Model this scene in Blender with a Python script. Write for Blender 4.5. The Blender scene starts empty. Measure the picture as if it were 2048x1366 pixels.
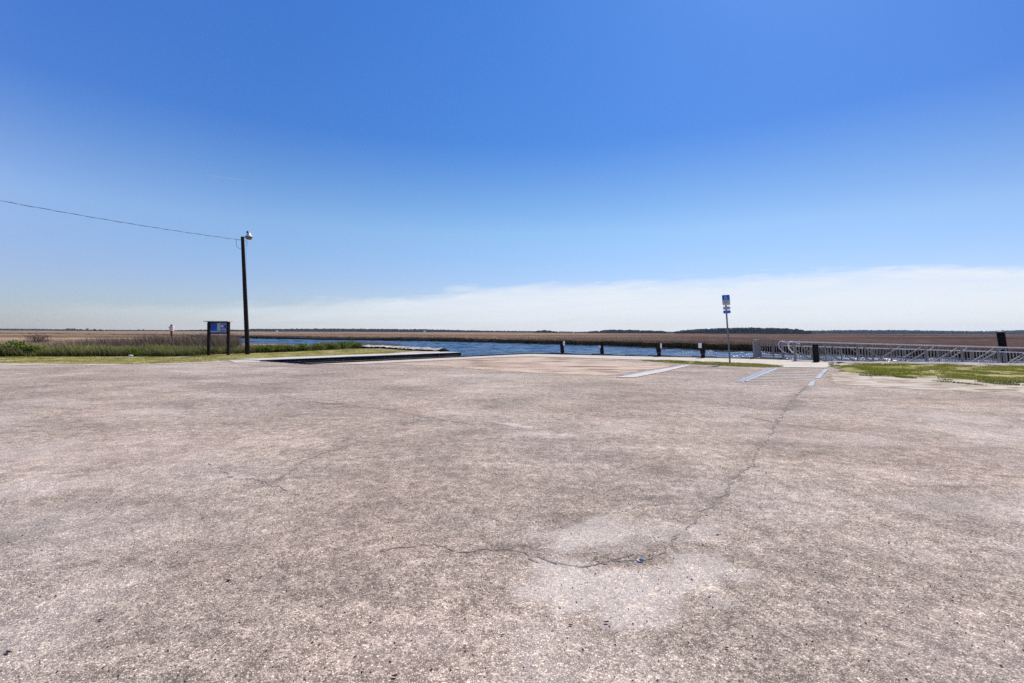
import bpy, bmesh, math, random
import numpy as np
from mathutils import Vector, Matrix, noise as mnoise

random.seed(7)
RNG = np.random.default_rng(11)
R = math.radians
scene = bpy.context.scene
COL = scene.collection

# ------------------------------------------------------------------ camera
CAM_H = 1.5
FPX = 967.0
PITCH = R(2.6)
ROLL = R(-0.225)
cam_d = bpy.data.cameras.new('camera')
cam_d.sensor_width = 36.0
cam_d.lens = FPX / 2048 * 36.0
cam_d.clip_start = 0.05
cam_d.clip_end = 12000
cam_d.shift_y = -(18.7 + FPX * math.tan(PITCH)) / 2048
cam = bpy.data.objects.new('camera', cam_d)
COL.objects.link(cam)
cam.matrix_world = (Matrix.Translation((0, 0, CAM_H)) @ Matrix.Rotation(R(90) + PITCH, 4, 'X')
                    @ Matrix.Rotation(-ROLL, 4, 'Z'))
scene.camera = cam
_M = cam.matrix_world.to_3x3()
_CR, _CU, _CF = _M @ Vector((1, 0, 0)), _M @ Vector((0, 1, 0)), _M @ Vector((0, 0, -1))
_O = Vector((0, 0, CAM_H))


def ray(px, py):
    return _CF * FPX + _CR * (px - 1024) + _CU * ((683 - py) + cam_d.shift_y * 2048)


def P(px, py, z=0.0):
    """ground point seen at a place of the photograph, on the level z"""
    d = ray(px, py)
    t = (z - CAM_H) / d.z
    return _O + d * t


def PY(px, py, Y):
    """point seen at a place of the photograph, at distance Y"""
    d = ray(px, py)
    return _O + d * (Y / d.y)


def P2(pts, z=0.0):
    return [P(x, y, z).xy.to_tuple() for x, y in pts]


# ------------------------------------------------------------------ tagging
def tag(o, label=None, cat=None, group=None, kind=None):
    if label: o['label'] = label
    if cat: o['category'] = cat
    if group: o['group'] = group
    if kind: o['kind'] = kind
    return o


def empty(name, loc, label, cat, group=None, rz=0):
    o = bpy.data.objects.new(name, None)
    o.empty_display_size = 0.1
    COL.objects.link(o)
    o.location = loc
    o.rotation_euler = (0, 0, rz)
    bpy.context.view_layer.update()
    return tag(o, label, cat, group)


def link_mesh(name, me, mat, parent=None, smooth=False):
    o = bpy.data.objects.new(name, me)
    COL.objects.link(o)
    if mat: me.materials.append(mat)
    if smooth:
        for p in me.polygons: p.use_smooth = True
    if parent: o.parent = parent
    return o


def bm_obj(name, bm, mat, parent=None, smooth=False, loc=None):
    me = bpy.data.meshes.new(name)
    bm.to_mesh(me)
    bm.free()
    o = link_mesh(name, me, mat, parent, smooth)
    if loc is not None: o.location = loc
    return o


# ------------------------------------------------------------------ mesh helpers
def add_box(bm, c, s, rot=None):
    """box centred at c, full size s"""
    vs = []
    for dx in (-.5, .5):
        for dy in (-.5, .5):
            for dz in (-.5, .5):
                v = Vector((dx * s[0], dy * s[1], dz * s[2]))
                if rot: v = rot @ v
                vs.append(bm.verts.new(v + Vector(c)))
    for f in ((0, 1, 3, 2), (4, 6, 7, 5), (0, 4, 5, 1), (2, 3, 7, 6), (0, 2, 6, 4), (1, 5, 7, 3)):
        bm.faces.new([vs[i] for i in f])


def add_bar(bm, a, b, w, h=None):
    """rectangular bar between two points"""
    a, b = Vector(a), Vector(b)
    h = h or w
    d = (b - a).normalized()
    up = Vector((0, 0, 1)) if abs(d.z) < 0.9 else Vector((0, 1, 0))
    s = d.cross(up).normalized()
    u = s.cross(d).normalized()
    ring = []
    for p in (a, b):
        ring.append([bm.verts.new(p + s * sx * w / 2 + u * sy * h / 2) for sx, sy in ((-1, -1), (1, -1), (1, 1), (-1, 1))])
    for i in range(4):
        j = (i + 1) % 4
        bm.faces.new((ring[0][i], ring[0][j], ring[1][j], ring[1][i]))
    bm.faces.new(ring[0][::-1])
    bm.faces.new(ring[1])


def add_tube(bm, pts, rad, n=8, cap=True, wob=0.0):
    pts = [Vector(p) for p in pts]
    rads = rad if isinstance(rad, (list, tuple)) else [rad] * len(pts)
    rings = []
    prev = None
    for i, p in enumerate(pts):
        d = (pts[min(i + 1, len(pts) - 1)] - pts[max(i - 1, 0)]).normalized()
        if prev is None:
            ref = Vector((1, 0, 0)) if abs(d.x) < 0.9 else Vector((0, 1, 0))
            s = d.cross(ref).normalized()
        else:
            s = (prev - d * prev.dot(d)).normalized()
        prev = s
        u = d.cross(s)
        rings.append([bm.verts.new(p + (s * math.cos(2 * math.pi * k / n) + u * math.sin(2 * math.pi * k / n)) * rads[i]
                                   * (1 + wob * (random.random() - .5))) for k in range(n)])
    for a, b in zip(rings, rings[1:]):
        for k in range(n):
            bm.faces.new((a[k], a[(k + 1) % n], b[(k + 1) % n], b[k]))
    if cap:
        bm.faces.new(rings[0][::-1])
        bm.faces.new(rings[-1])


def add_lathe(bm, c, prof, n=20):
    """profile of (radius, z) turned about the vertical through c"""
    c = Vector(c)
    rings = []
    for r, z in prof:
        rings.append([bm.verts.new(c + Vector((r * math.cos(2 * math.pi * k / n), r * math.sin(2 * math.pi * k / n), z))) for k in range(n)])
    for a, b in zip(rings, rings[1:]):
        for k in range(n):
            bm.faces.new((a[k], a[(k + 1) % n], b[(k + 1) % n], b[k]))
    bm.faces.new(rings[0][::-1])
    bm.faces.new(rings[-1])


def bevel(bm, w, seg=1):
    bmesh.ops.bevel(bm, geom=list(bm.edges), offset=w, segments=seg, affect='EDGES', clamp_overlap=True)


def ragged(pts, step=0.35, amp=0.1, seed=0.0, freq=1.1, closed=True):
    out = []
    n = len(pts)
    rng = range(n if closed else n - 1)
    for i in rng:
        a, b = Vector(pts[i]).to_2d(), Vector(pts[(i + 1) % n]).to_2d()
        L = (b - a).length
        k = max(1, int(L / step))
        for j in range(k):
            p = a.lerp(b, j / k)
            if amp:
                q = Vector((p.x * freq, p.y * freq, seed))
                p = p + Vector((mnoise.noise(q) + .5 * mnoise.noise(q * 3.1), mnoise.noise(q + Vector((9, 9, 9))) + .5 * mnoise.noise(q * 2.7 + Vector((5, 1, 7))))) * amp
            out.append((p.x, p.y))
    return out


def sheet(name, pts, z, mat, thick=0.0, zfun=None, kind=None, parent=None):
    bm = bmesh.new()
    vs = [bm.verts.new((x, y, z)) for x, y in pts]
    f = bm.faces.new(vs)
    f.normal_update()
    if f.normal.z < 0: f.normal_flip()
    if thick:
        r = bmesh.ops.extrude_face_region(bm, geom=[f])
        top = [v for v in r['geom'] if isinstance(v, bmesh.types.BMVert)]
        for v in vs: v.co.z -= thick
        bmesh.ops.recalc_face_normals(bm, faces=bm.faces)
    bmesh.ops.triangulate(bm, faces=[f for f in bm.faces if len(f.verts) > 4])
    o = bm_obj(name, bm, mat, parent)
    if kind: o['kind'] = kind
    return o


def inside(px, py, poly):
    """numpy point in polygon"""
    res = np.zeros(px.shape, bool)
    n = len(poly)
    j = n - 1
    for i in range(n):
        xi, yi = poly[i]; xj, yj = poly[j]
        if yi != yj:
            c = ((yi > py) != (yj > py)) & (px < (xj - xi) * (py - yi) / (yj - yi) + xi)
            res ^= c
        j = i
    return res


def vnoise(x, y, freq, seed=0):
    """cheap smooth value noise, numpy"""
    x = x * freq + seed * 17.3; y = y * freq + seed * 5.9
    xi = np.floor(x).astype(np.int64); yi = np.floor(y).astype(np.int64)
    fx = x - xi; fy = y - yi
    fx = fx * fx * (3 - 2 * fx); fy = fy * fy * (3 - 2 * fy)

    def h(a, b):
        v = np.sin(a * 127.1 + b * 311.7 + seed * 74.7) * 43758.5453
        return v - np.floor(v)
    return (h(xi, yi) * (1 - fx) + h(xi + 1, yi) * fx) * (1 - fy) + (h(xi, yi + 1) * (1 - fx) + h(xi + 1, yi + 1) * fx) * fy


def np_mesh(name, verts, faces, k, cols=None, mat=None, parent=None, smooth=False, uvname=None):
    """verts (n,3), faces (m,k) of equal size"""
    me = bpy.data.meshes.new(name)
    me.vertices.add(len(verts))
    me.vertices.foreach_set('co', verts.astype(np.float32).ravel())
    m = len(faces)
    me.loops.add(m * k)
    me.loops.foreach_set('vertex_index', faces.astype(np.int32).ravel())
    me.polygons.add(m)
    me.polygons.foreach_set('loop_start', np.arange(0, m * k, k, dtype=np.int32))
    me.polygons.foreach_set('loop_total', np.full(m, k, dtype=np.int32))
    if smooth: me.polygons.foreach_set('use_smooth', np.ones(m, bool))
    me.update(calc_edges=True)
    if cols is not None:
        a = me.color_attributes.new('tint', 'FLOAT_COLOR', 'POINT')
        c4 = np.ones((len(verts), 4), np.float32)
        c4[:, :3] = cols
        a.data.foreach_set('color', c4.ravel())
    return link_mesh(name, me, mat, parent)


def blades(name, x, y, z, h, w, tip, base, mat, wind=(-.12, -.05), spread=.22, parent=None, midk=.55):
    """tapered bent grass blades, two faces each; tip/base colours (n,3)"""
    n = len(x)
    a = RNG.uniform(0, np.pi, n)
    dx, dy = np.cos(a) * w * .5, np.sin(a) * w * .5
    lx = (wind[0] + RNG.normal(0, spread, n)) * h
    ly = (wind[1] + RNG.normal(0, spread, n)) * h
    v = np.empty((n, 5, 3))
    v[:, 0] = np.c_[x - dx, y - dy, z]
    v[:, 1] = np.c_[x + dx, y + dy, z]
    v[:, 2] = np.c_[x - dx * .8 + lx * .35, y - dy * .8 + ly * .35, z + h * .55]
    v[:, 3] = np.c_[x + dx * .8 + lx * .35, y + dy * .8 + ly * .35, z + h * .55]
    v[:, 4] = np.c_[x + lx, y + ly, z + h]
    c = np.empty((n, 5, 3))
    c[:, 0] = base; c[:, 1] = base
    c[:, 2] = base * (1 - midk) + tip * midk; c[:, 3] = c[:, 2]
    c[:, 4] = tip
    i = np.arange(n)[:, None] * 5
    tri = np.concatenate([i + np.array([[0, 1, 3]]), i + np.array([[0, 3, 2]]), i + np.array([[2, 3, 4]])], 0)
    return np_mesh(name, v.reshape(-1, 3), tri, 3, c.reshape(-1, 3), mat, parent)


# ------------------------------------------------------------------ materials
def new_mat(name):
    m = bpy.data.materials.new(name)
    m.use_nodes = True
    nt = m.node_tree
    b = nt.nodes['Principled BSDF']
    return m, nt, b


def N(nt, t, **kw):
    n = nt.nodes.new(t)
    for k, v in kw.items():
        if k in n.inputs.keys() if hasattr(n.inputs, 'keys') else False:
            n.inputs[k].default_value = v
        else:
            setattr(n, k, v)
    return n


def coords(nt, scale=(1, 1, 1), rot=0):
    tc = nt.nodes.new('ShaderNodeNewGeometry')
    mp = nt.nodes.new('ShaderNodeMapping')
    mp.inputs['Scale'].default_value = scale
    mp.inputs['Rotation'].default_value = (0, 0, rot)
    nt.links.new(tc.outputs['Position'], mp.inputs['Vector'])
    return mp.outputs['Vector']


def noise_n(nt, vec, scale, detail=4, rough=.55, dist=0):
    n = nt.nodes.new('ShaderNodeTexNoise')
    n.inputs['Scale'].default_value = scale
    n.inputs['Detail'].default_value = detail
    n.inputs['Roughness'].default_value = rough
    n.inputs['Distortion'].default_value = dist
    nt.links.new(vec, n.inputs['Vector'])
    return n.outputs['Fac']


def ramp(nt, fac, stops):
    r = nt.nodes.new('ShaderNodeValToRGB')
    e = r.color_ramp.elements
    while len(e) > 1: e.remove(e[-1])
    e[0].position = stops[0][0]
    c = stops[0][1]
    e[0].color = (*(c if isinstance(c, tuple) else (c, c, c)), 1)
    for p, c in stops[1:]:
        x = e.new(p)
        x.color = (*(c if isinstance(c, tuple) else (c, c, c)), 1)
    nt.links.new(fac, r.inputs['Fac'])
    return r.outputs['Color']


def mix(nt, fac, a, b, mode='MIX'):
    m = nt.nodes.new('ShaderNodeMix')
    m.data_type = 'RGBA'
    m.blend_type = mode
    m.clamp_factor = True
    m.clamp_result = False
    for sock, v in ((0, fac), (6, a), (7, b)):
        if isinstance(v, bpy.types.NodeSocket): nt.links.new(v, m.inputs[sock])
        elif isinstance(v, (int, float)) and sock == 0: m.inputs[0].default_value = v
        else: m.inputs[sock].default_value = (*v, 1) if len(v) == 3 else v
    return m.outputs[2]


def math_n(nt, op, a, b=None):
    m = nt.nodes.new('ShaderNodeMath')
    m.operation = op
    for i, v in enumerate((a, b)):
        if v is None: continue
        if isinstance(v, bpy.types.NodeSocket): nt.links.new(v, m.inputs[i])
        else: m.inputs[i].default_value = v
    return m.outputs[0]


def bump(nt, b, h, strength=.5, dist=.02):
    n = nt.nodes.new('ShaderNodeBump')
    n.inputs['Strength'].default_value = strength
    n.inputs['Distance'].default_value = dist
    nt.links.new(h, n.inputs['Height'])
    nt.links.new(n.outputs['Normal'], b.inputs['Normal'])


def simple(name, col, rough=.7, var=.25, scale=6, metal=0, bumpy=0.0, stretch=(1, 1, 1), spec=.3):
    m, nt, b = new_mat(name)
    v = coords(nt, stretch)
    f = noise_n(nt, v, scale, 5, .6)
    lo = tuple(c * (1 - var) for c in col)
    hi = tuple(min(1, c * (1 + var)) for c in col)
    nt.links.new(ramp(nt, f, [(.3, lo), (.7, hi)]), b.inputs['Base Color'])
    b.inputs['Roughness'].default_value = rough
    b.inputs['Metallic'].default_value = metal
    b.inputs['Specular IOR Level'].default_value = spec
    if bumpy: bump(nt, b, f, bumpy, .02)
    return m


def attr_leaf(name, trans=.35, rough=.7):
    m, nt, b = new_mat(name)
    a = nt.nodes.new('ShaderNodeVertexColor')
    a.layer_name = 'tint'
    nt.links.new(a.outputs['Color'], b.inputs['Base Color'])
    b.inputs['Roughness'].default_value = rough
    b.inputs['Specular IOR Level'].default_value = .15
    t = nt.nodes.new('ShaderNodeBsdfTranslucent')
    nt.links.new(a.outputs['Color'], t.inputs['Color'])
    ms = nt.nodes.new('ShaderNodeMixShader')
    ms.inputs[0].default_value = trans
    nt.links.new(b.outputs[0], ms.inputs[1])
    nt.links.new(t.outputs[0], ms.inputs[2])
    nt.links.new(ms.outputs[0], nt.nodes['Material Output'].inputs['Surface'])
    return m


def asphalt_mat():
    m, nt, b = new_mat('asphalt')
    v = coords(nt)
    wn = nt.nodes.new('ShaderNodeTexNoise')           # warp the stone pattern so that cells are irregular
    wn.inputs['Scale'].default_value = 40
    wn.inputs['Detail'].default_value = 2
    nt.links.new(v, wn.inputs['Vector'])
    vm = nt.nodes.new('ShaderNodeVectorMath'); vm.operation = 'SCALE'
    nt.links.new(wn.outputs['Color'], vm.inputs[0]); vm.inputs['Scale'].default_value = .02
    va = nt.nodes.new('ShaderNodeVectorMath'); va.operation = 'ADD'
    nt.links.new(v, va.inputs[0]); nt.links.new(vm.outputs[0], va.inputs[1])
    vo = nt.nodes.new('ShaderNodeTexVoronoi')
    vo.feature = 'DISTANCE_TO_EDGE'
    vo.inputs['Scale'].default_value = 88
    nt.links.new(va.outputs[0], vo.inputs['Vector'])
    vc = nt.nodes.new('ShaderNodeTexVoronoi')
    vc.inputs['Scale'].default_value = 88
    nt.links.new(va.outputs[0], vc.inputs['Vector'])
    sep = nt.nodes.new('ShaderNodeSeparateColor')
    nt.links.new(vc.outputs['Color'], sep.inputs[0])
    stone = ramp(nt, sep.outputs[0], [(0, (.17, .145, .135)), (.2, (.36, .32, .30)), (.6, (.46, .405, .38)), (.85, (.55, .49, .46)), (1, (.70, .63, .58))])
    fine = noise_n(nt, v, 75, 4, .8)
    stone = mix(nt, .6, stone, ramp(nt, fine, [(.34, .10), (.49, .95), (.70, 1.5)]), 'MULTIPLY')
    # dark binder in the joints, more of it where the surface is worn dark
    at = nt.nodes.new('ShaderNodeVertexColor'); at.layer_name = 'tint'
    sa = nt.nodes.new('ShaderNodeSeparateColor')
    nt.links.new(at.outputs['Color'], sa.inputs[0])
    bright, dark = sa.outputs[0], sa.outputs[1]
    n1 = noise_n(nt, v, .55, 5, .6, .4)
    n2 = noise_n(nt, coords(nt, (.45, 1.3, 1), .5), 1.7, 4, .6, .6)
    n3 = noise_n(nt, v, 9, 4, .65)
    jit = math_n(nt, 'ADD', math_n(nt, 'MULTIPLY', n1, .55), math_n(nt, 'MULTIPLY', n2, .45))
    joint = ramp(nt, math_n(nt, 'SUBTRACT', vo.outputs['Distance'], math_n(nt, 'MULTIPLY', math_n(nt, 'SUBTRACT', n3, .47), .55)), [(.0, 1.0), (.07, .55), (.17, 0.0)])
    tone = ramp(nt, jit, [(.32, .62), (.45, .86), (.56, 1.04), (.70, 1.24)])
    c = mix(nt, math_n(nt, 'MULTIPLY', joint, .85), stone, (.105, .088, .082))
    c = mix(nt, 1.0, c, tone, 'MULTIPLY')
    # coarser mottling so that the surface stays lively at every distance
    m1 = noise_n(nt, coords(nt, (1, 1, 1), .4), 26, 3, .8, .3)
    m2 = noise_n(nt, coords(nt, (1, 1, 1), .9), 4.6, 4, .7, .5)
    c = mix(nt, 1.0, c, ramp(nt, m1, [(.30, .87), (.45, .97), (.55, 1.03), (.70, 1.12)]), 'MULTIPLY')
    c = mix(nt, 1.0, c, ramp(nt, m2, [(.33, .80), (.50, 1.0), (.66, 1.18)]), 'MULTIPLY')
    c = mix(nt, 1.0, c, (1.42, 1.285, 1.09), 'MULTIPLY')
    vp = nt.nodes.new('ShaderNodeTexVoronoi'); vp.inputs['Scale'].default_value = 48; nt.links.new(va.outputs[0], vp.inputs['Vector'])
    sp2 = nt.nodes.new('ShaderNodeSeparateColor'); nt.links.new(vp.outputs['Color'], sp2.inputs[0])
    pit = math_n(nt, 'MULTIPLY', ramp(nt, vp.outputs['Distance'], [(.16, 1.0), (.34, 0.0)]), ramp(nt, sp2.outputs[0], [(.55, 0.0), (.65, .85)]))
    c = mix(nt, pit, c, (.12, .10, .095))
    # large warm / cool drift of the dust lying on it
    n4 = noise_n(nt, v, .23, 3, .5)
    c = mix(nt, 1.0, c, ramp(nt, n4, [(.35, (1.03, .985, .965)), (.5, (1.0, 1.0, .985)), (.65, (.97, .985, 1.01))]), 'MULTIPLY')
    n3b = ramp(nt, n3, [(.3, .35), (.6, 1.0)])
    bf = math_n(nt, 'MULTIPLY', bright, n3b)
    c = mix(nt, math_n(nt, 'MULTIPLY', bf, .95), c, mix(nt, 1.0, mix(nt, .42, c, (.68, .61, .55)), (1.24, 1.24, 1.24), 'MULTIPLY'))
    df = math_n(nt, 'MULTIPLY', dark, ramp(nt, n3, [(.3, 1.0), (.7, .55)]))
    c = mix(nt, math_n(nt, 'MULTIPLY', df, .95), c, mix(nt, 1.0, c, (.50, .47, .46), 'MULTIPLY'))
    nt.links.new(c, b.inputs['Base Color'])
    b.inputs['Roughness'].default_value = .92
    b.inputs['Specular IOR Level'].default_value = .18
    hh = math_n(nt, 'ADD', math_n(nt, 'MULTIPLY', math_n(nt, 'MINIMUM', vo.outputs['Distance'], .35), 1.6), math_n(nt, 'MULTIPLY', n3, .8))
    hh = math_n(nt, 'ADD', hh, math_n(nt, 'MULTIPLY', sep.outputs[1], .35))
    bump(nt, b, hh, .55, .006)
    return m


def sand_mat(name, light, mid, darkc, stripe=(.5, 2.2, 1), rot=.1, k=1.0, frayed=True):
    m, nt, b = new_mat(name)
    v = coords(nt)
    n1 = noise_n(nt, coords(nt, stripe, rot), 1.1, 6, .65, 1.2)
    n2 = noise_n(nt, v, 14, 4, .7)
    n3 = noise_n(nt, v, .5, 3, .5)
    f = math_n(nt, 'ADD', math_n(nt, 'MULTIPLY', n1, .6), math_n(nt, 'ADD', math_n(nt, 'MULTIPLY', n3, .25), math_n(nt, 'MULTIPLY', n2, .15)))
    nt.links.new(ramp(nt, f, [(.42, darkc), (.49, mid), (.56, light)]), b.inputs['Base Color'])
    b.inputs['Roughness'].default_value = .95
    b.inputs['Specular IOR Level'].default_value = .1
    bump(nt, b, f, .6 * k, .12)
    if frayed: fray(nt, b)
    return m


def concrete_mat(name, col, var=.18):
    m, nt, b = new_mat(name)
    v = coords(nt)
    n1 = noise_n(nt, v, 1.3, 5, .6, .3)
    n2 = noise_n(nt, v, 30, 3, .7)
    lo = tuple(c * (1 - var) for c in col)
    c = ramp(nt, n1, [(.3, lo), (.65, col)])
    c = mix(nt, .35, c, ramp(nt, n2, [(.3, .6), (.6, 1.0)]), 'MULTIPLY')
    nt.links.new(c, b.inputs['Base Color'])
    b.inputs['Roughness'].default_value = .88
    bump(nt, b, n2, .25, .01)
    return m


def water_mat():
    m, nt, b = new_mat('water')
    v = coords(nt, (1, 1.3, 1), .25)
    n1 = noise_n(nt, v, 1.6, 4, .65, .4)
    n2 = noise_n(nt, v, .12, 2, .5)
    nt.links.new(ramp(nt, n2, [(.3, (.012, .034, .075)), (.7, (.02, .05, .10))]), b.inputs['Base Color'])
    b.inputs['Roughness'].default_value = .24
    b.inputs['IOR'].default_value = 1.33
    bump(nt, b, n1, .9, .10)
    return m


def paint_mat(name, col, wear):
    m, nt, b = new_mat(name)
    v = coords(nt)
    n1 = noise_n(nt, v, 6, 6, .75, .5)
    nt.links.new(mix(nt, ramp(nt, n1, [(wear - .06, 0.0), (wear + .10, 1.0)]), (.42, .37, .31), col), b.inputs['Base Color'])
    b.inputs['Roughness'].default_value = .85
    return m


def fray(nt, b, scale=3.0, stretch=(.55, 1.6, 1), amp=1.5, lo=.30, hi=.46):
    """thin covering that breaks up into patches towards its border"""
    a = nt.nodes.new('ShaderNodeVertexColor'); a.layer_name = 'tint'
    sp = nt.nodes.new('ShaderNodeSeparateColor'); nt.links.new(a.outputs['Color'], sp.inputs[0])
    f = noise_n(nt, coords(nt, stretch, .15), scale, 6, .7, .6)
    v = math_n(nt, 'ADD', math_n(nt, 'MULTIPLY', sp.outputs[0], 1.25), math_n(nt, 'MULTIPLY', math_n(nt, 'SUBTRACT', f, .5), amp))
    al = ramp(nt, v, [(lo, 0.0), (hi, 1.0)])
    t = nt.nodes.new('ShaderNodeBsdfTransparent')
    ms = nt.nodes.new('ShaderNodeMixShader')
    nt.links.new(al, ms.inputs[0])
    nt.links.new(t.outputs[0], ms.inputs[1])
    nt.links.new(b.outputs[0], ms.inputs[2])
    nt.links.new(ms.outputs[0], nt.nodes['Material Output'].inputs['Surface'])


def soft_sheet(name, poly, z, mat, feather=.8, cell=.16):
    xs = [p[0] for p in poly]; ys = [p[1] for p in poly]
    X = np.arange(max(min(xs), -45) - cell, min(max(xs), 45) + cell, cell); Y = np.arange(min(ys) - cell, max(ys) + cell, cell)
    A, B = np.meshgrid(X, Y)
    ins = inside(A, B, poly)
    d = np.full(A.shape, 9.0)
    n = len(poly)
    for i in range(n):
        x0, y0 = poly[i]; x1, y1 = poly[(i + 1) % n]
        i0, i1 = np.searchsorted(X, [min(x0, x1) - feather, max(x0, x1) + feather]); j0, j1 = np.searchsorted(Y, [min(y0, y1) - feather, max(y0, y1) + feather])
        if i1 <= i0 or j1 <= j0: continue
        sl = (slice(j0, j1), slice(i0, i1))
        dx, dy = x1 - x0, y1 - y0
        t = np.clip(((A[sl] - x0) * dx + (B[sl] - y0) * dy) / (dx * dx + dy * dy + 1e-9), 0, 1)
        d[sl] = np.minimum(d[sl], np.hypot(A[sl] - x0 - t * dx, B[sl] - y0 - t * dy))
    e = np.where(ins, np.clip(d / feather, 0, 1), 0)
    ny_, nx_ = A.shape
    idx = np.arange(nx_ * ny_).reshape(ny_, nx_)
    q = np.stack([idx[:-1, :-1], idx[:-1, 1:], idx[1:, 1:], idx[1:, :-1]], -1).reshape(-1, 4)
    q = q[ins.ravel()[q].any(1)]
    u = np.unique(q); rm = -np.ones(nx_ * ny_, np.int64); rm[u] = np.arange(len(u))
    c = np.repeat(e.ravel()[u][:, None], 3, 1)
    o = np_mesh(name, np.c_[A.ravel(), B.ravel(), np.full(A.size, z)][u], rm[q], 4, c, mat, smooth=True)
    return tag(o, kind='structure')


def lawn_mat():
    m, nt, b = new_mat('lawn')
    n1 = noise_n(nt, coords(nt, (.6, 1.5, 1)), 1.2, 5, .65, .6)
    n2 = noise_n(nt, coords(nt), 25, 3, .7)
    f = math_n(nt, 'ADD', math_n(nt, 'MULTIPLY', n1, .75), math_n(nt, 'MULTIPLY', n2, .25))
    nt.links.new(ramp(nt, f, [(.38, (.13, .14, .015)), (.47, (.23, .22, .03)), (.55, (.38, .31, .13)), (.62, (.54, .45, .32))]), b.inputs['Base Color'])
    b.inputs['Roughness'].default_value = .95
    b.inputs['Specular IOR Level'].default_value = .1
    bump(nt, b, n2, .8, .03)
    fray(nt, b, 2.6, (.5, 1.5, 1), 2.4, .30, .42)
    return m


def marsh_mat():
    m, nt, b = new_mat('marsh_canopy')
    a = noise_n(nt, coords(nt, (.06, .42, 1)), .055, 8, .72, .8)
    c2 = noise_n(nt, coords(nt, (.3, 1, 1)), .5, 5, .7)
    f = math_n(nt, 'ADD', math_n(nt, 'MULTIPLY', a, .7), math_n(nt, 'MULTIPLY', c2, .3))
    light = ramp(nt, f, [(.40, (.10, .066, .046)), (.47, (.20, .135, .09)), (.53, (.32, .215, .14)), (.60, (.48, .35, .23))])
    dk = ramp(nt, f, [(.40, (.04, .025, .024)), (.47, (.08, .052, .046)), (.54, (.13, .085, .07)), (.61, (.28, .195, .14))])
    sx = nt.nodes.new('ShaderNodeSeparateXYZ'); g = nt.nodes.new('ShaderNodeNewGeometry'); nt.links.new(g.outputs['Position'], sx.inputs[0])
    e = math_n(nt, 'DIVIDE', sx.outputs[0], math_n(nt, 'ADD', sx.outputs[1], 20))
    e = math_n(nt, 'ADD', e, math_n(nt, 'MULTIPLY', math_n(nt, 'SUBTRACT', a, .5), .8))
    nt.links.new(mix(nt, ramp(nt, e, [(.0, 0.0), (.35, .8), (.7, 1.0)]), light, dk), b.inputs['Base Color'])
    b.inputs['Roughness'].default_value = 1
    b.inputs['Specular IOR Level'].default_value = 0
    bump(nt, b, c2, 1, .5)
    return m


M_ASPH = asphalt_mat()
M_SAND = sand_mat('sand', (.60, .475, .36), (.47, .35, .26), (.17, .10, .07), (.32, 2.4, 1), -.05)
M_SANDW = sand_mat('pale_sand', (.56, .49, .39), (.47, .39, .30), (.27, .20, .145), (.7, 2.0, 1), 0, .6)
M_SHELL = sand_mat('shell_bank', (.62, .58, .52), (.42, .38, .32), (.14, .12, .10), (1.4, 1.4, 1), 0, 1.2, False)
M_BANK = sand_mat('bank_sand', (.50, .44, .36), (.40, .33, .26), (.20, .15, .11), (1, 1.6, 1), 0, .8, False)
M_CONC = concrete_mat('concrete', (.60, .53, .42), .25)
M_CONCW = concrete_mat('pale_concrete', (.66, .60, .51), .25)
M_WATER = water_mat()
M_LAWN = lawn_mat()
M_MARSH = marsh_mat()
M_MUD = simple('mud', (.045, .036, .026), .8, .4, 2, bumpy=.6)
M_BLADE = attr_leaf('grass_blade', .35)
M_LEAF = attr_leaf('leaf', .3, .5)
M_TREE = attr_leaf('distant_foliage', .1, .9)
M_BLACKWALL = simple('black_wall', (.006, .006, .008), .8, .7, 5, bumpy=.4, spec=.08)
M_TIMBER = simple('edge_timber', (.11, .065, .04), .85, .4, 4, bumpy=.3)
M_POLE = simple('creosoted_pole', (.026, .018, .017), .85, .5, 9, bumpy=.5, stretch=(3, 3, .25), spec=.1)
M_POST = simple('dark_timber', (.022, .017, .015), .9, .6, 10, bumpy=.6, stretch=(3, 3, .35), spec=.08)
M_POST2 = simple('board_timber', (.024, .018, .019), .85, .5, 10, bumpy=.4, stretch=(3, 3, .3), spec=.08)
M_ALU = simple('weathered_aluminium', (.30, .27, .265), .6, .25, 4, metal=.1, bumpy=.1)  # weathered grey, deepened to stand for the shaded uprights
M_ALUSUN = simple('sunlit_aluminium', (.80, .75, .71), .5, .12, 4, metal=.0)  # paler copy of the metal: sun on the rail tops put into its colour
M_BAL = simple('baluster_metal', (.44, .40, .35), .6, .2, 4, metal=.1)
M_GALV = simple('galvanised_steel', (.22, .21, .23), .5, .25, 8, metal=.5)
M_LAMP = simple('lamp_grey', (.52, .50, .48), .45, .15, 20, metal=.2)
M_GLASS = simple('lamp_glass', (.16, .13, .12), .15, .3, 18, spec=.6)
M_WIRE = simple('black_wire', (.02, .02, .024), .6, .2, 5)
M_PORC = simple('white_porcelain', (.75, .74, .72), .3, .05, 9)
M_BLUE = simple('sign_blue', (.008, .15, .62), .4, .12, 20)
M_WHITE = simple('sign_white', (.82, .76, .77), .45, .08, 20)
M_SYMBOL = simple('symbol_white', (.80, .84, .88), .45, .04, 20)
M_INK = simple('sign_ink', (.03, .025, .04), .5, .2, 20)
M_LTBLUE = simple('lettering_blue', (.22, .38, .70), .45, .1, 20)
M_PBLUE = simple('panel_blue', (.012, .06, .42), .35, .5, 3)
M_PPALE = simple('panel_pale', (.36, .50, .60), .35, .25, 5)
M_PVIO = simple('panel_violet', (.22, .23, .66), .35, .35, 6)
M_PINK = simple('faded_box', (.90, .74, .70), .7, .15, 4)
M_NOTCHLIT = simple('sunlit_notch_white', (.86, .84, .82), .5, .1, 9)  # sunlight on the side of a notch put into a white colour
M_YEL = simple('faded_yellow', (.62, .48, .22), .85, .2, 5)
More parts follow.
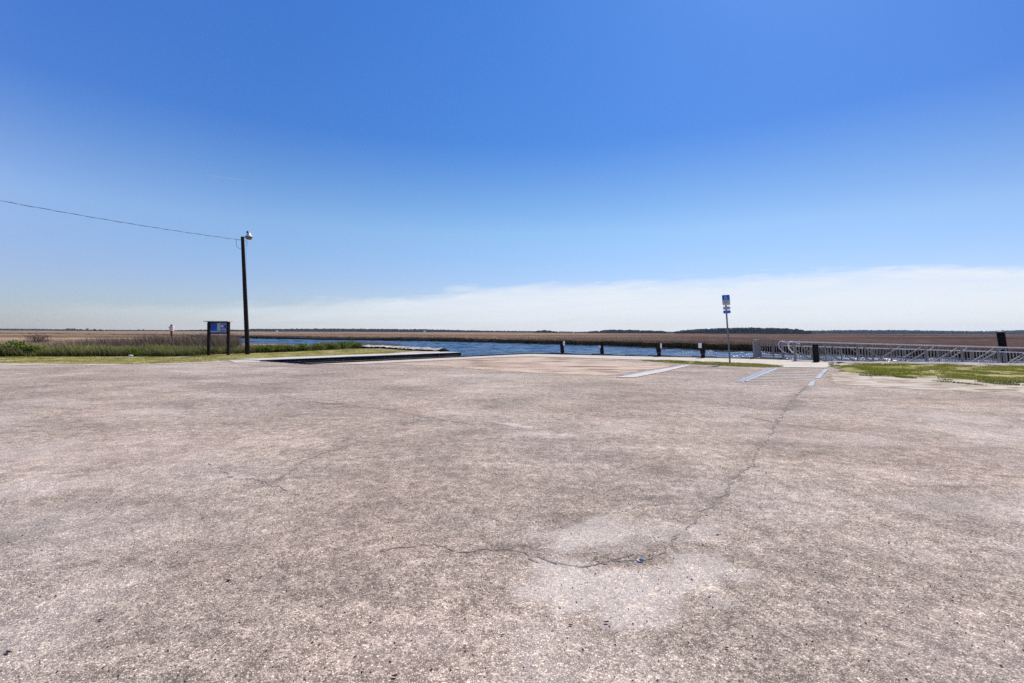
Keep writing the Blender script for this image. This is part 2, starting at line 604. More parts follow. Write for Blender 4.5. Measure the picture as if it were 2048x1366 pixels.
M_PAINT_B = paint_mat('blue_paint', (.16, .23, .35), .46)
M_PAINT_L = paint_mat('light_blue_paint', (.29, .41, .48), .45)
M_PAINT_LW = paint_mat('worn_blue_paint', (.33, .38, .42), .52)
M_PAINT_W = paint_mat('white_paint', (.60, .53, .47), .44)
M_CRACK = simple('crack_dirt', (.27, .22, .19), .95, .4, 20)
M_LEAFBR = simple('dead_leaf', (.12, .035, .015), .9, .6, 40, spec=.03)
M_LEAFDK = simple('dark_leaf', (.025, .014, .010), .95, .5, 40, spec=.02)
M_CAPBL = simple('bottle_cap_blue', (.10, .26, .55), .35, .1, 20)
M_HOUSE = simple('house_white', (.80, .76, .74), .7, .05, 2)
M_ROOF = simple('house_roof', (.35, .34, .36), .7, .1, 2)

LEAN = 0.05       # every upright here leans a little to the left at its top

# ------------------------------------------------------------------ layout (metres, seen from above)
WATER_Z = -0.9
ramp_wall_a = P(519, 722).xy            # landward end of the far ramp wall
ramp_wall_b = P(920, 706).xy          # river end
near_a = P(612, 728.6).xy                 # landward end of the near ramp edge
near_b = P(1058, 707.6).xy
sea_end = P(1665, 722.3).xy
edge_r = [P(1669, 731).xy, P(1712, 727.2).xy, P(1860, 728.3).xy, P(2048, 731.5).xy, Vector((34, 21.5)), Vector((60, 20))]
rdir = (near_b - near_a).normalized()
wdir = (ramp_wall_b - ramp_wall_a).normalized()

shore_left = [(-160, 29.5), (-40, 28.6), P(330, 713.4).xy.to_tuple(), P(480, 707.5).xy.to_tuple(), P(560, 704.5).xy.to_tuple(),
              P(640, 701).xy.to_tuple(), P(700, 696.5).xy.to_tuple(), P(760, 695.5).xy.to_tuple(), P(830, 700.2).xy.to_tuple(),
              P(885, 702.6).xy.to_tuple()]

# ground block of the upland: right part and left part, with the ramp channel between them
g_left = [(-160, -8)] + shore_left + [tuple(ramp_wall_b), tuple(ramp_wall_a), tuple(near_a), tuple(near_a - rdir * 12), (-12, -8)]
g_right = [tuple(near_a - rdir * 12)[0:2], tuple(near_a), tuple(near_b), tuple(sea_end)] + [tuple(v) for v in edge_r] + [(60, -8), (-12, -8)]
M_EARTH = simple('earth', (.22, .18, .14), .95, .3, 1, bumpy=.4)
go = sheet('ground', [(-160, -60), (-160, 29.5)] + shore_left[1:] + [tuple(ramp_wall_b), tuple(ramp_wall_a), tuple(near_a), tuple(near_b), tuple(sea_end)]
           + [tuple(v) for v in edge_r] + [(160, 16), (160, -60)], -0.06, M_EARTH, thick=1.9, kind='structure')

# river bed and far terrain, one big sheet
bed = sheet('river_bed', [(-3400, -150), (3400, -150), (3400, 3000), (-3400, 3000)], -2.0, M_MUD, kind='structure')

# ------------------------------------------------------------------ car park surface
def blob(x, y, cx, cy, rx, ry, rot=0):
    c, s = math.cos(rot), math.sin(rot)
    u = ((x - cx) * c + (y - cy) * s) / rx
    v = (-(x - cx) * s + (y - cy) * c) / ry
    return np.exp(-(u * u + v * v))


gx = np.concatenate([np.arange(-34, -8, .1), np.arange(-8, 8, .05), np.arange(8, 34.01, .1)])
gy = np.concatenate([np.arange(-4, 1, .1), np.arange(1, 14, .05), np.arange(14, 34.01, .1)])
GX, GY = np.meshgrid(gx, gy)
bright = np.zeros_like(GX)
dark = np.zeros_like(GX)
WX = GX + (vnoise(GX, GY, .9, 3) - .5) * 1.1 + (vnoise(GX, GY, 3.1, 4) - .5) * .45
WY = GY + (vnoise(GX, GY, .9, 5) - .5) * 1.1 + (vnoise(GX, GY, 3.1, 6) - .5) * .45
WXs = GX + (vnoise(GX, GY, 1.9, 3) - .5) * .62 + (vnoise(GX, GY, 6, 4) - .5) * .24
WYs = GY + (vnoise(GX, GY, 1.9, 5) - .5) * .62 + (vnoise(GX, GY, 6, 6) - .5) * .24


def stain(px, py, rx, ry, amp, sharp=1.0, which='d'):
    """a patch on the asphalt: centre and half sizes as seen, turned into metres on the ground"""
    c = P(px, py)
    rxm = abs(P(px + rx, py).x - c.x)
    rym = (P(px, py - ry).y - P(px, py + ry).y) / 2
    small = rym < 1.0
    b = blob(WXs if small else WX, WYs if small else WY, c.x, c.y, rxm, rym)
    if sharp > 1: b = np.clip((b - .4) * sharp + .4, 0, 1)
    t = dark if which == 'd' else bright
    t[:] = np.maximum(t, b * amp) if which == 'b' else t + b * amp * (.75 if small else 1.1)


for a in [(1165, 1090, 98, 34, .85, 3.5), (1250, 1180, 138, 46, .9, 3.5), (1410, 1165, 125, 38, .75, 3.5), (1310, 1080, 110, 22, .5, 3), (1250, 1228, 55, 22, .9, 4), (1390, 1060, 60, 14, .5, 3),
          (1420, 1175, 90, 20, .6, 2), (1080, 870, 90, 8, .5, 2), (1022, 848, 28, 3, 1.0, 3), (300, 822, 60, 9, .55, 1.5), (60, 905, 120, 30, .5, 1.3),
          (150, 960, 150, 25, .5, 1.3), (350, 940, 120, 25, .25, 1), (620, 880, 60, 7, .45, 2), (120, 1060, 260, 60, .35, 1), (300, 775, 60, 2.2, .6, 2),
          (390, 742, 60, 2.0, .7, 1.5), (560, 737, 70, 2, .45, 1.5), (1800, 950, 90, 18, .3, 1.5), (1700, 880, 120, 6, .3, 1.5), (900, 1330, 100, 40, .2, 1),
          (60, 1250, 200, 90, .35, 1), (1950, 1280, 160, 90, .25, 1), (1480, 845, 45, 5, .3, 2), (1510, 862, 40, 6, .45, 2)]:
    stain(*a, which='b')
for a in [(1600, 858, 130, 10, .75), (1760, 850, 160, 9, .45), (1960, 900, 120, 25, .4), (1490, 812, 60, 5, .5), (1350, 935, 75, 16, .6),
          (1370, 955, 40, 20, .4), (1620, 908, 90, 11, .45), (1440, 885, 70, 8, .45), (1100, 1050, 70, 9, .45), (1090, 890, 80, 8, .35),
          (950, 870, 45, 12, .6), (620, 905, 70, 6, .55), (200, 758, 200, 6, .75), (60, 790, 80, 12, .45), (420, 775, 110, 7, .5), (600, 770, 90, 5, .3),
          (800, 1150, 90, 22, .3), (960, 1190, 60, 26, .45), (980, 1215, 50, 30, .35), (1100, 1010, 90, 25, .25), (1500, 1105, 110, 16, .45),
          (1640, 1140, 120, 12, .4), (1500, 1250, 160, 40, .2), (1700, 1070, 160, 30, .3), (1960, 1030, 120, 50, .45), (1850, 985, 90, 20, .3),
          (700, 935, 130, 14, .3), (215, 860, 60, 8, .5), (60, 850, 80, 14, .4), (700, 815, 120, 6, .2), (1030, 955, 160, 20, .25), (1180, 960, 60, 30, .25),
          (700, 830, 100, 5, .25), (880, 920, 40, 20, .3), (1260, 800, 100, 4, .35), (1220, 1000, 120, 12, .25), (700, 1290, 120, 30, .3), (1060, 1230, 50, 40, .35),
          (1300, 741, 40, 1.4, .0), (1400, 733, 26, 1.0, .8), (1425, 737, 24, .9, .5), (1460, 762, 200, 3, .1)]:
    stain(*a)

crack_px = [
    [(405, 925), (440, 940), (470, 955), (500, 960), (530, 967), (565, 980), (600, 990)],
    [(548, 965), (565, 950), (590, 935), (625, 915), (660, 903), (700, 896)],
    [(760, 1098), (800, 1092), (840, 1090), (870, 1088), (885, 1093), (900, 1099), (912, 1105), (950, 1103), (1010, 1099), (1060, 1108), (1105, 1125), (1135, 1130), (1165, 1130), (1220, 1123), (1270, 1118), (1310, 1105), (1345, 1088), (1365, 1065)],
    [(555, 790), (620, 803), (700, 811), (780, 820), (860, 838), (920, 846), (1000, 851)],
    [(1365, 1055), (1390, 1038), (1420, 1015), (1450, 985), (1480, 950), (1510, 920), (1530, 885), (1548, 858), (1560, 835), (1585, 800), (1612, 773)],
    
    [(1040, 1102), (1060, 1115), (1080, 1127)],
    [(1180, 1115), (1210, 1128), (1240, 1110), (1290, 1095)],
    [(1490, 832), (1540, 843), (1580, 850), (1640, 858), (1730, 868), (1800, 878)],
    
]
# dirt bands along the cracks
for pl in crack_px:
    w = [P(*p) for p in pl]
    for a, b in zip(w, w[1:]):
        L = (b - a).length
        kk = max(1, int(L / .06))
        for k in range(kk):
            q = a.lerp(b, (k + .5) / kk)
            r = .022 + .009 * q.y
            i0, i1 = np.searchsorted(gx, [q.x - .6, q.x + .6]); j0, j1 = np.searchsorted(gy, [q.y - .6, q.y + .6])
            if i1 <= i0 or j1 <= j0: continue
            sl = (slice(j0, j1), slice(i0, i1))
            am = .40 + .6 * mnoise.noise(Vector((q.x * 1.7, q.y * 1.7, 33)))
            dark[sl] = np.maximum(dark[sl], blob(GX[sl] + (WXs[sl] - GX[sl]) * .6, GY[sl] + (WYs[sl] - GY[sl]) * .6, q.x, q.y, r + .03, r + .03) * am)
mot = vnoise(WX, WY * 1.6, .35, 101) * .5 + vnoise(WX, WY * 1.5, .9, 102) * .3 + vnoise(WXs, WYs * 1.4, 2.3, 103) * .2
dark += np.clip((mot - .52) * 1.7, 0, .4)
bright = np.maximum(bright, np.clip((.44 - mot) * 2.2, 0, .45))
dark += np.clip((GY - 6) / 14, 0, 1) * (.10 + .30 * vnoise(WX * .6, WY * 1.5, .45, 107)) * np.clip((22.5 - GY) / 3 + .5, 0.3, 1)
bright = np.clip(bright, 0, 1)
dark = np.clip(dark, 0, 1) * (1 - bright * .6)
nx, ny = len(gx), len(gy)
idx = np.arange(nx * ny).reshape(ny, nx)
quads = np.stack([idx[:-1, :-1], idx[:-1, 1:], idx[1:, 1:], idx[1:, :-1]], -1).reshape(-1, 4)
cx = ((GX[:-1, :-1] + GX[1:, 1:]) / 2).ravel(); cy = ((GY[:-1, :-1] + GY[1:, 1:]) / 2).ravel()
wn_ = Vector((-wdir.y, wdir.x))
na2, nb2 = near_a - Vector((0, 0)), near_b
lot_poly = [(-34, -4), (-34, 24.5), P(300, 721).xy.to_tuple(), P(450, 717.5).xy.to_tuple(), tuple(ramp_wall_a), tuple(near_a + Vector((-.1, 0))), tuple(near_b + Vector((.12, -.2))),
            tuple(sea_end + Vector((0, -.3))), tuple(edge_r[0] + Vector((0, -.3))), tuple(edge_r[2] + Vector((0, -.6))), tuple(edge_r[3] + Vector((0, -.6))), (34, 20.5), (34, -4)]
keep = inside(cx, cy, lot_poly)
quads = quads[keep]
used = np.unique(quads)
remap = -np.ones(nx * ny, np.int64); remap[used] = np.arange(len(used))
gz = (vnoise(GX, GY, .25, 8) - .5) * .03 * np.clip(GY / 6, 0, 1)
# keep clear of the overlays beyond 15 m
gz *= np.clip((11 - GY) / 4, 0, 1)
V = np.c_[GX.ravel(), GY.ravel(), gz.ravel()][used]
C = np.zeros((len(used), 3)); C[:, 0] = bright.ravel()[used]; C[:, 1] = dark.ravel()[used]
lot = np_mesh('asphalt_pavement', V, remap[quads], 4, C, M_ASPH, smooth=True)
tag(lot, kind='structure')


def lot_z(x, y):
    a = np.array([x]); b = np.array([y])
    return float(((vnoise(a, b, .25, 8) - .5) * .03 * np.clip(b / 6, 0, 1) * np.clip((11 - b) / 4, 0, 1))[0])


# cracks: several thin broken strands of dirt lying in the joints
bm = bmesh.new()
for pi_, pl in enumerate(crack_px):
    w = [P(*p).xy for p in pl]
    for strand in range(4):
        so_ = strand * 7.7
        prev = None
        for a, b in zip(w, w[1:]):
            k = max(2, int((b - a).length / .025))
            dd = (b - a).normalized(); nrm = Vector((-dd.y, dd.x))
            for j in range(k):
                q = a.lerp(b, j / k)
                spread_ = .012 + .006 * q.y
                jx = mnoise.noise(Vector((q.x * 4, q.y * 4, 1))) * .06
                jx += mnoise.noise(Vector((q.x * 9, q.y * 9, so_))) * spread_ + mnoise.noise(Vector((q.x * 31, q.y * 31, so_ + 3))) * .014
                c_ = q + nrm * jx
                on = mnoise.noise(Vector((q.x * 6, q.y * 6, so_ + 20)))
                thr = (-.04, .08, .15, .2)[strand]
                if on < thr: prev = None; continue
                wd = .0012 + .0006 * q.y + max(0, mnoise.noise(Vector((q.x * 27, q.y * 27, so_)))) * .007
                z = lot_z(c_.x, c_.y) + .004
                l = bm.verts.new((c_.x + nrm.x * wd, c_.y + nrm.y * wd, z)); r_ = bm.verts.new((c_.x - nrm.x * wd, c_.y - nrm.y * wd, z))
                if prev: bm.faces.new((prev[0], l, r_, prev[1]))
                prev = (l, r_)
cr = bm_obj('pavement_crack', bm, M_CRACK, lot)
cr['kind'] = 'stuff'

# loose grit and tiny dark stones on the pavement close by
n = 5200
yy = 1.7 + 9 * RNG.random(n) ** 1.6
xx = RNG.uniform(-1.25, 1.25, n) * yy
r0 = RNG.uniform(.0018, .0045, n) * RNG.choice([1, 1, 1.7], n)
ang = RNG.uniform(0, 6.28, n)
vv = []; ff = []
base = np.array([[1, 0, 0], [.2, .8, 0], [-.9, .4, 0], [-.4, -.8, 0], [.1, 0, .8]])
for i in range(n):
    c, s = math.cos(ang[i]), math.sin(ang[i])
    b = base * r0[i] * np.array([1.2, .8, 1])
    rx = b[:, 0] * c - b[:, 1] * s; ry = b[:, 0] * s + b[:, 1] * c
    z0 = 0.002
    vv.append(np.c_[rx + xx[i], ry + yy[i], b[:, 2] + z0])
    o = i * 5
    ff += [[o, o + 1, o + 4], [o + 1, o + 2, o + 4], [o + 2, o + 3, o + 4], [o + 3, o, o + 4]]
vv = np.concatenate(vv)
vv[:, 2] += (vnoise(vv[:, 0], vv[:, 1], .25, 8) - .5) * .03 * np.clip(vv[:, 1] / 6, 0, 1) * np.clip((11 - vv[:, 1]) / 4, 0, 1)
cc = np.repeat(np.array([[.03, .025, .024], [.07, .05, .04], [.55, .5, .46], [.14, .09, .06]])[RNG.choice(4, n, p=[.5, .2, .2, .1])], 5, 0)
M_GRIT = attr_leaf('grit_stone', .0, 1)
grit = np_mesh('loose_grit', vv, np.array(ff), 3, cc, M_GRIT)
tag(grit, 'scattered loose grit and tiny stones on the pavement', 'grit', kind='stuff')

# ------------------------------------------------------------------ overlays
sand_c = ragged(P2([(700, 731), (800, 730), (900, 736), (960, 743), (1080, 748), (1160, 751.5), (1235, 755), (1300, 744), (1374, 731), (1340, 727), (1282, 724), (1220, 719.8), (1140, 716), (1060, 713.6),
                    (1000, 716), (950, 718.6), (870, 722.5), (780, 727)]), .3, .22, 1)
soft_sheet('sand', sand_c, .006, M_SAND, 1.3)
sand_r = ragged(P2([(1648, 744), (1632, 757), (1640, 768), (1700, 773), (1790, 778), (1860, 783), (1960, 786), (2060, 788), (2300, 800), (2300, 755), (2048, 745), (1860, 738), (1700, 737)]), .3, .2, 2)
soft_sheet('sand', sand_r, .006, M_SANDW, 1.1)
sand_l = ragged(P2([(-300, 716), (-300, 737), (-100, 735), (0, 733), (80, 731), (180, 731.5), (300, 730), (380, 728), (440, 727), (470, 724), (440, 718), (300, 717)]), .3, .22, 3)
soft_sheet('sand', sand_l, .006, M_SANDW, 1.0)

lawn_l = ragged([(-60, 25.0)] + P2([(-100, 726), (0, 727), (100, 728), (200, 728), (270, 729), (330, 727), (400, 724.5), (450, 720.3), (490, 718.6), (517, 717.2)]) +
                [tuple(ramp_wall_a.lerp(ramp_wall_b, t) + wn_ * 1.9) for t in (.02, .15, .3, .5, .62)] + P2([(760, 708.5), (800, 706), (838, 703), (800, 700.5), (750, 698), (712, 697.5)]) +
                [shore_left[i] for i in (5, 4, 3, 2)] + [(-60, 28.9)], .3, .14, 4)
soft_sheet('lawn', lawn_l, .016, M_LAWN, .9)
lawn_c = ragged(P2([(1272, 721.2), (1340, 726), (1400, 729.5), (1470, 733), (1530, 735.2), (1560, 734.8), (1569, 733.2), (1520, 729.2), (1400, 724.2), (1330, 721.6)]), .25, .05, 5)
soft_sheet('lawn', lawn_c, .016, M_LAWN, .25, .08)
lawn_r_px = [(1652, 741), (1662, 734), (1672, 731.5), (1715, 728.5), (1860, 729.5), (2048, 733), (2300, 740), (2300, 778), (2048, 767), (1980, 764), (1930, 760), (1880, 757), (1820, 755), (1760, 751), (1700, 747)]
lawn_r = ragged(P2(lawn_r_px), .3, .25, 6)
soft_sheet('lawn', lawn_r, .016, M_LAWN, 1.0)
# pale sand tongue between the lawn tip and the ramp wall
soft_sheet('sand', ragged([tuple(ramp_wall_a.lerp(ramp_wall_b, t) + wn_ * 1.3) for t in (.45, .7, .97)] + P2([(880, 703.2), (830, 702.8), (790, 706), (760, 709)]), .3, .08, 7), .026, M_SANDW, .3, .1)

# concrete walkway along the river, level with the car park
walk = P2([(1060, 708.3), (1510, 718.6), (1664, 723.2), (1664, 731.5), (1652, 736.2), (1560, 735.4), (1568, 733.2), (1520, 728.6), (1400, 724), (1300, 720.8), (1220, 718.2), (1140, 715.6), (1060, 713.4), (990, 715.3), (900, 720.3), (800, 725), (720, 729), (690, 728.3), (650, 729.6), (616, 730)])
walk = walk[:1] + walk[1:]
# near ramp edge closes the outline
wk = sheet('walkway', walk, .022, M_CONC, thick=.1, kind='structure')
# expansion joints cut in the walk
bm = bmesh.new()
for t in np.linspace(.03, .97, 9):
    a = near_b.lerp(sea_end, t)
    d = (sea_end - near_b).normalized(); nn = Vector((d.y, -d.x))
    add_bar(bm, (*(a + nn * .12), .023), (*(a + nn * 1.05), .023), .02, .006)
jo = bm_obj('expansion_joint', bm, M_CRACK, wk)
slab = sheet('walkway', P2([(456, 721), (470, 726.5), (521, 725.3), (519, 722.6), (515, 718.4), (500, 718.8)]), .02, M_CONC, thick=.1, kind='structure')

# ------------------------------------------------------------------ boat ramp
n_r = Vector((rdir.y, -rdir.x))
bm = bmesh.new()
Lr = 17.0
a0, b0 = ramp_wall_a, near_a
rows = 18
grid = []
for i in range(rows + 1):
    t = i / rows
    z = -0.0 - 1.75 * t
    pa = a0 + wdir * Lr * t + wn_ * .05; pb = b0 + rdir * Lr * t
    grid.append((bm.verts.new((pa.x, pa.y, z)), bm.verts.new((pb.x, pb.y, z))))
for i in range(rows):
    bm.faces.new((grid[i][0], grid[i][1], grid[i + 1][1], grid[i + 1][0]))
M_RAMP = simple('dark_ramp_concrete', (.012, .010, .010), .8, .5, 3, bumpy=.4, spec=.1)  # one near-black tone over the whole ramp
tag(bm_obj('boat_ramp', bm, M_RAMP), kind='structure')

# far wall of the ramp: near-black face, pale concrete cap
rw = empty('ramp_wall', (*ramp_wall_a, 0), 'long low black-faced wall with a pale concrete cap beside the boat ramp', 'wall')
inv = Vector((*ramp_wall_a, 0))


def wall_strip(name, a, b, off0, off1, z0, z1, mat, parent, origin, bev=0.0):
    d = (b - a).normalized(); nn = Vector((-d.y, d.x))
    bm = bmesh.new()
    k = max(1, int((b - a).length / 1.0))
    rings = []
    for i in range(k + 1):
        p = a.lerp(b, i / k)
        j = mnoise.noise(Vector((p.x, p.y, 3))) * .012
        q = [(p + nn * off0, z0), (p + nn * off1, z0), (p + nn * off1, z1 + j), (p + nn * off0, z1 + j)]
        rings.append([bm.verts.new(Vector((v.x, v.y, z)) - origin) for v, z in q])
    for r0_, r1_ in zip(rings, rings[1:]):
        for s in range(4):
            bm.faces.new((r0_[s], r0_[(s + 1) % 4], r1_[(s + 1) % 4], r1_[s]))
    bm.faces.new(rings[0][::-1]); bm.faces.new(rings[-1])
    bmesh.ops.recalc_face_normals(bm, faces=bm.faces)
    return bm_obj(name, bm, mat, parent)


wb = ramp_wall_b + wdir * .1
wall_strip('wall_face', ramp_wall_a - wdir * .0, wb, 0, .3, -1.9, .018, M_BLACKWALL, rw, inv)
wall_strip('wall_cap', ramp_wall_a - wdir * .05, wb + wdir * .03, -.03, .42, .020, .052, M_CONCW, rw, inv)
sheet('walkway', [tuple(ramp_wall_a + wn_ * .43), tuple(wb + wn_ * .43), tuple(wb + wn_ * 1.5), tuple(ramp_wall_a.lerp(ramp_wall_b, .5) + wn_ * 2.0), tuple(ramp_wall_a + wn_ * 1.7 - wdir * .6)][::-1], .048, M_CONCW, thick=.1, kind='structure')
bm = bmesh.new()
for i in range(60):
    t = random.random(); z = random.uniform(-.45, .0)
    p = ramp_wall_a.lerp(wb, t)
    s = random.uniform(.02, .09)
    q = Vector((p.x, p.y, z)) - inv - Vector((*(wn_ * .008), 0))
    add_box(bm, q, (s * 1.5, .02, s), Matrix.Rotation(random.random() * 3, 3, Vector((*wn_, 0))))
bm_obj('barnacle_patch', bm, simple('barnacle', (.09, .095, .11), .9, .3, 20), rw)

# river wall: dark timber edge on the near ramp side and along the walkway
sw = empty('river_wall', (*near_b, 0), 'river bulkhead with brown timber edge beneath the concrete walkway', 'wall')
inv = Vector((*near_b, 0))
wall_strip('wall_face', near_b, sea_end + Vector((.02, 0)), .0, .22, -1.9, .03, M_BLACKWALL, sw, inv)
wall_strip('timber_edge', near_b - (sea_end - near_b).normalized() * .02, sea_end, -.06, .26, .034, .065, M_TIMBER, sw, inv)
sd = (sea_end - near_b).normalized()
wall_strip('ramp_side_face', near_a, near_b, .0, .2, -1.9, .02, M_BLACKWALL, sw, inv)
wall_strip('ramp_side_edge', near_a, near_b, -.05, .22, .024, .055, M_TIMBER, sw, inv)

# ------------------------------------------------------------------ painted lines
def painted(pts, mat, z=.006):
    return sheet('painted_line', P2(pts), z, mat, kind='structure')


painted([(1240, 751), (1248, 751.5), (1372, 730.6), (1366, 730.4)], M_PAINT_B, .011)
painted([(1231, 755), (1268, 755.6), (1330, 743.5), (1384, 730.4), (1373, 730.3), (1300, 743)], M_PAINT_W, .015)
painted([(1471, 763), (1481, 763.6), (1520, 748), (1549, 735.6), (1538, 735.6)], M_PAINT_B)
painted([(1481, 764.2), (1490, 764), (1530, 748), (1558, 736.4), (1550, 736.2)], M_PAINT_L)
painted([(1614, 771.8), (1626, 772.0), (1633, 761.5), (1624, 761.3)], M_PAINT_L)
painted([(1630, 757.2), (1640, 757.6), (1649, 746.6), (1640, 746.4)], M_PAINT_L, .012)
painted([(1641, 746.8), (1650, 747), (1657, 739.5), (1649, 739.2)], M_PAINT_L, .022)
painted([(1536, 745.2), (1634, 744.2), (1634, 745.2), (1536, 746.2)], M_PAINT_LW)
painted([(1523, 750.7), (1632, 748.4), (1632, 749.6), (1523, 751.9)], M_PAINT_LW)
painted([(1521, 756.8), (1630, 753.8), (1630, 755), (1521, 758)], M_PAINT_LW)
painted([(1488, 762.2), (1625, 759.4), (1625, 760.6), (1488, 763.4)], M_PAINT_LW)

# ------------------------------------------------------------------ lawn blades
def scatter(poly, n, pad=0):
    xs = [p[0] for p in poly]; ys = [p[1] for p in poly]
    x = RNG.uniform(min(xs) - pad, max(xs) + pad, n); y = RNG.uniform(min(ys) - pad, max(ys) + pad, n)
    k = inside(x, y, poly)
    return x[k], y[k]


def pick(cols, n, p=None):
    return np.array(cols)[RNG.choice(len(cols), n, p=p)] * RNG.uniform(.8, 1.2, (n, 1))


for poly, n_, lush, nm in ((lawn_l, 190000, 0, 'left'), (lawn_c, 30000, .5, 'mid'), (lawn_r, 130000, .8, 'right')):
    x, y = scatter(poly, n_)
    k = (y < 45) & (x > -34) & (x < 34)
    x, y = x[k], y[k]
    keepn = vnoise(x, y, 1.3, 20) + .6 * vnoise(x, y, 4, 21)
    k = keepn > (.74 if nm != 'mid' else .45)
    x, y = x[k], y[k]
    n = len(x)
    g = np.clip(vnoise(x, y, .5, 22) * .7 + vnoise(x, y, 2.2, 23) * .3 + RNG.normal(0, .12, n) + (lush - .3) * .4, 0, 1)[:, None]
    tip = g * pick([(.24, .29, .02), (.30, .34, .03)], n) + (1 - g) * pick([(.50, .43, .12), (.56, .46, .19)], n)
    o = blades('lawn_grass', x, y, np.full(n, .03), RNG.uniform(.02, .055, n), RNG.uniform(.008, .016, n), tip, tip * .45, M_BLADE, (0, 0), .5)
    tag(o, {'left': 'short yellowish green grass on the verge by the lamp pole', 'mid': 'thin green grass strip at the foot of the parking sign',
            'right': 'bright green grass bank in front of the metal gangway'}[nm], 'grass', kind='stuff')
# stray tufts spilling over the sand
x, y = scatter(ragged(P2([(1680, 745), (1760, 748), (1900, 757), (2060, 764), (2060, 775), (1960, 772), (1850, 762), (1740, 756)]), 1, 0), 16000)
k = vnoise(x, y, 1.4, 31) > .66
x, y = x[k], y[k]; n = len(x)
tip = pick([(.15, .2, .03), (.2, .2, .05)], n)
tag(blades('lawn_grass', x, y, np.full(n, .012), RNG.uniform(.02, .05, n), RNG.uniform(.01, .02, n), tip, tip * .5, M_BLADE, (0, 0), .6), 'sparse grass tufts creeping over the pale sand', 'grass', kind='stuff')

# ------------------------------------------------------------------ tall green grass behind the lawn
left_back = ragged([(-60, 28.8)] + [tuple(P(x, y).xy) for x, y in ((-60, 714), (60, 714), (330, 713.6), (480, 708), (560, 705), (640, 701.5))] +
                   [tuple(P(x, y).xy + Vector((0, 4.2))) for x, y in ((640, 702), (560, 706), (400, 711), (200, 714), (0, 714))] + [(-60, 32)], 1, 0)
x, y = scatter(left_back, 150000)
fr = np.clip(vnoise(x, y, .6, 41) * .8 + vnoise(x, y, 2.0, 42) * .4, 0, 1.2)
k = fr > .28
x, y, fr = x[k], y[k], fr[k]
n = len(x)
clump = vnoise(x, y, 1.7, 46)
h = (.16 + .36 * fr + .34 * clump) * RNG.uniform(.55, 1.2, n)
gmix = np.clip(vnoise(x, y, .5, 43) * 1.1 + (clump - .5) * 1.0 - .1 + RNG.normal(0, .12, n), 0, 1)[:, None]
tip = gmix * pick([(.48, .42, .17), (.38, .37, .09), (.54, .45, .23)], n) + (1 - gmix) * pick([(.17, .25, .02), (.24, .31, .03), (.08, .12, .015)], n)
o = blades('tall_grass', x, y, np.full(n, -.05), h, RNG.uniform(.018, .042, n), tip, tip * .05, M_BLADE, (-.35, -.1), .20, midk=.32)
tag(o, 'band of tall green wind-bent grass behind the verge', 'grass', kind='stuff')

# ------------------------------------------------------------------ marsh on the near side (left) and across the river
far_bank_px = [(380, 675.2), (500, 677.3), (600, 678.9), (634, 680.0), (712, 681.0), (844, 682.6), (960, 685.3), (1100, 689.2), (1240, 693.7), (1300, 696.2), (1400, 700.8), (1500, 705.2),
               (1600, 709.8), (1700, 713.3), (1780, 715.2), (1850, 717), (2000, 721.5), (2048, 722.6), (2300, 729)]
far_bank = [tuple(P(x, y, WATER_Z).xy) for x, y in far_bank_px]
FBr = ragged(far_bank, 1.2, .35, 9, .5, closed=False) + [far_bank[-1]]
near_bank = [P(390, 676.5, WATER_Z).xy, P(440, 684, WATER_Z).xy, P(490, 696, WATER_Z).xy, P(540, 699.5, WATER_Z).xy, P(600, 702, WATER_Z).xy, P(660, 704, WATER_Z).xy, P(725, 705, WATER_Z).xy, P(770, 705, WATER_Z).xy,
             P(830, 707.5, WATER_Z).xy, P(890, 710, WATER_Z).xy]
near_bank = [tuple(v) for v in near_bank]
NBr = ragged(near_bank, 1.0, .3, 10, .5, closed=False) + [near_bank[-1]]

FX = 3300
marsh_far = FBr[:] + [(90, 38), (400, 30), (FX, 30), (FX, 2950), (-FX, 2950), (-FX, 700), (-400, 320)]
sheet('marsh_ground', marsh_far, -.80, M_MUD, thick=.6, kind='structure')
marsh_near = [(-FX, 29.2), (-160, 29.2)] + shore_left[1:-1] + NBr[::-1] + [(-150, 190), (-400, 300), (-FX, 650)]
sheet('marsh_ground', marsh_near, -.78, M_MUD, thick=.6, kind='structure')

# water with modelled wind waves
wx = np.arange(-90, 70.01, .22); wy = np.arange(20, 165, .3)
WXg, WYg = np.meshgrid(wx, wy)
zz = np.zeros_like(WXg)
for i in range(26):
    L = .7 * 1.13 ** i * .9
    L = min(L, 4.2) * RNG.uniform(.85, 1.15)
    th = RNG.normal(1.25, .45)
    ph = RNG.uniform(0, 6.28)
    k = 2 * np.pi / L
    zz += .0068 * L ** .75 * np.sin(k * (WXg * np.cos(th) + WYg * np.sin(th)) + ph + 1.3 * vnoise(WXg, WYg, .15, 50 + i))
zz *= .6 + .7 * vnoise(WXg, WYg, .08, 80)
nx2, ny2 = len(wx), len(wy)
idx = np.arange(nx2 * ny2).reshape(ny2, nx2)
quads = np.stack([idx[:-1, :-1], idx[:-1, 1:], idx[1:, 1:], idx[1:, :-1]], -1).reshape(-1, 4)
wt = np_mesh('river_water', np.c_[WXg.ravel(), WYg.ravel(), (WATER_Z + zz).ravel()], quads, 4, None, M_WATER, smooth=True)
tag(wt, kind='structure')


def poly_dist(x, y, line):
    d = np.full(x.shape, 1e9)
    for (x0, y0), (x1, y1) in zip(line, line[1:]):
        dx, dy = x1 - x0, y1 - y0
        t = np.clip(((x - x0) * dx + (y - y0) * dy) / (dx * dx + dy * dy + 1e-9), 0, 1)
        d = np.minimum(d, np.hypot(x - x0 - t * dx, y - y0 - t * dy))
    return d


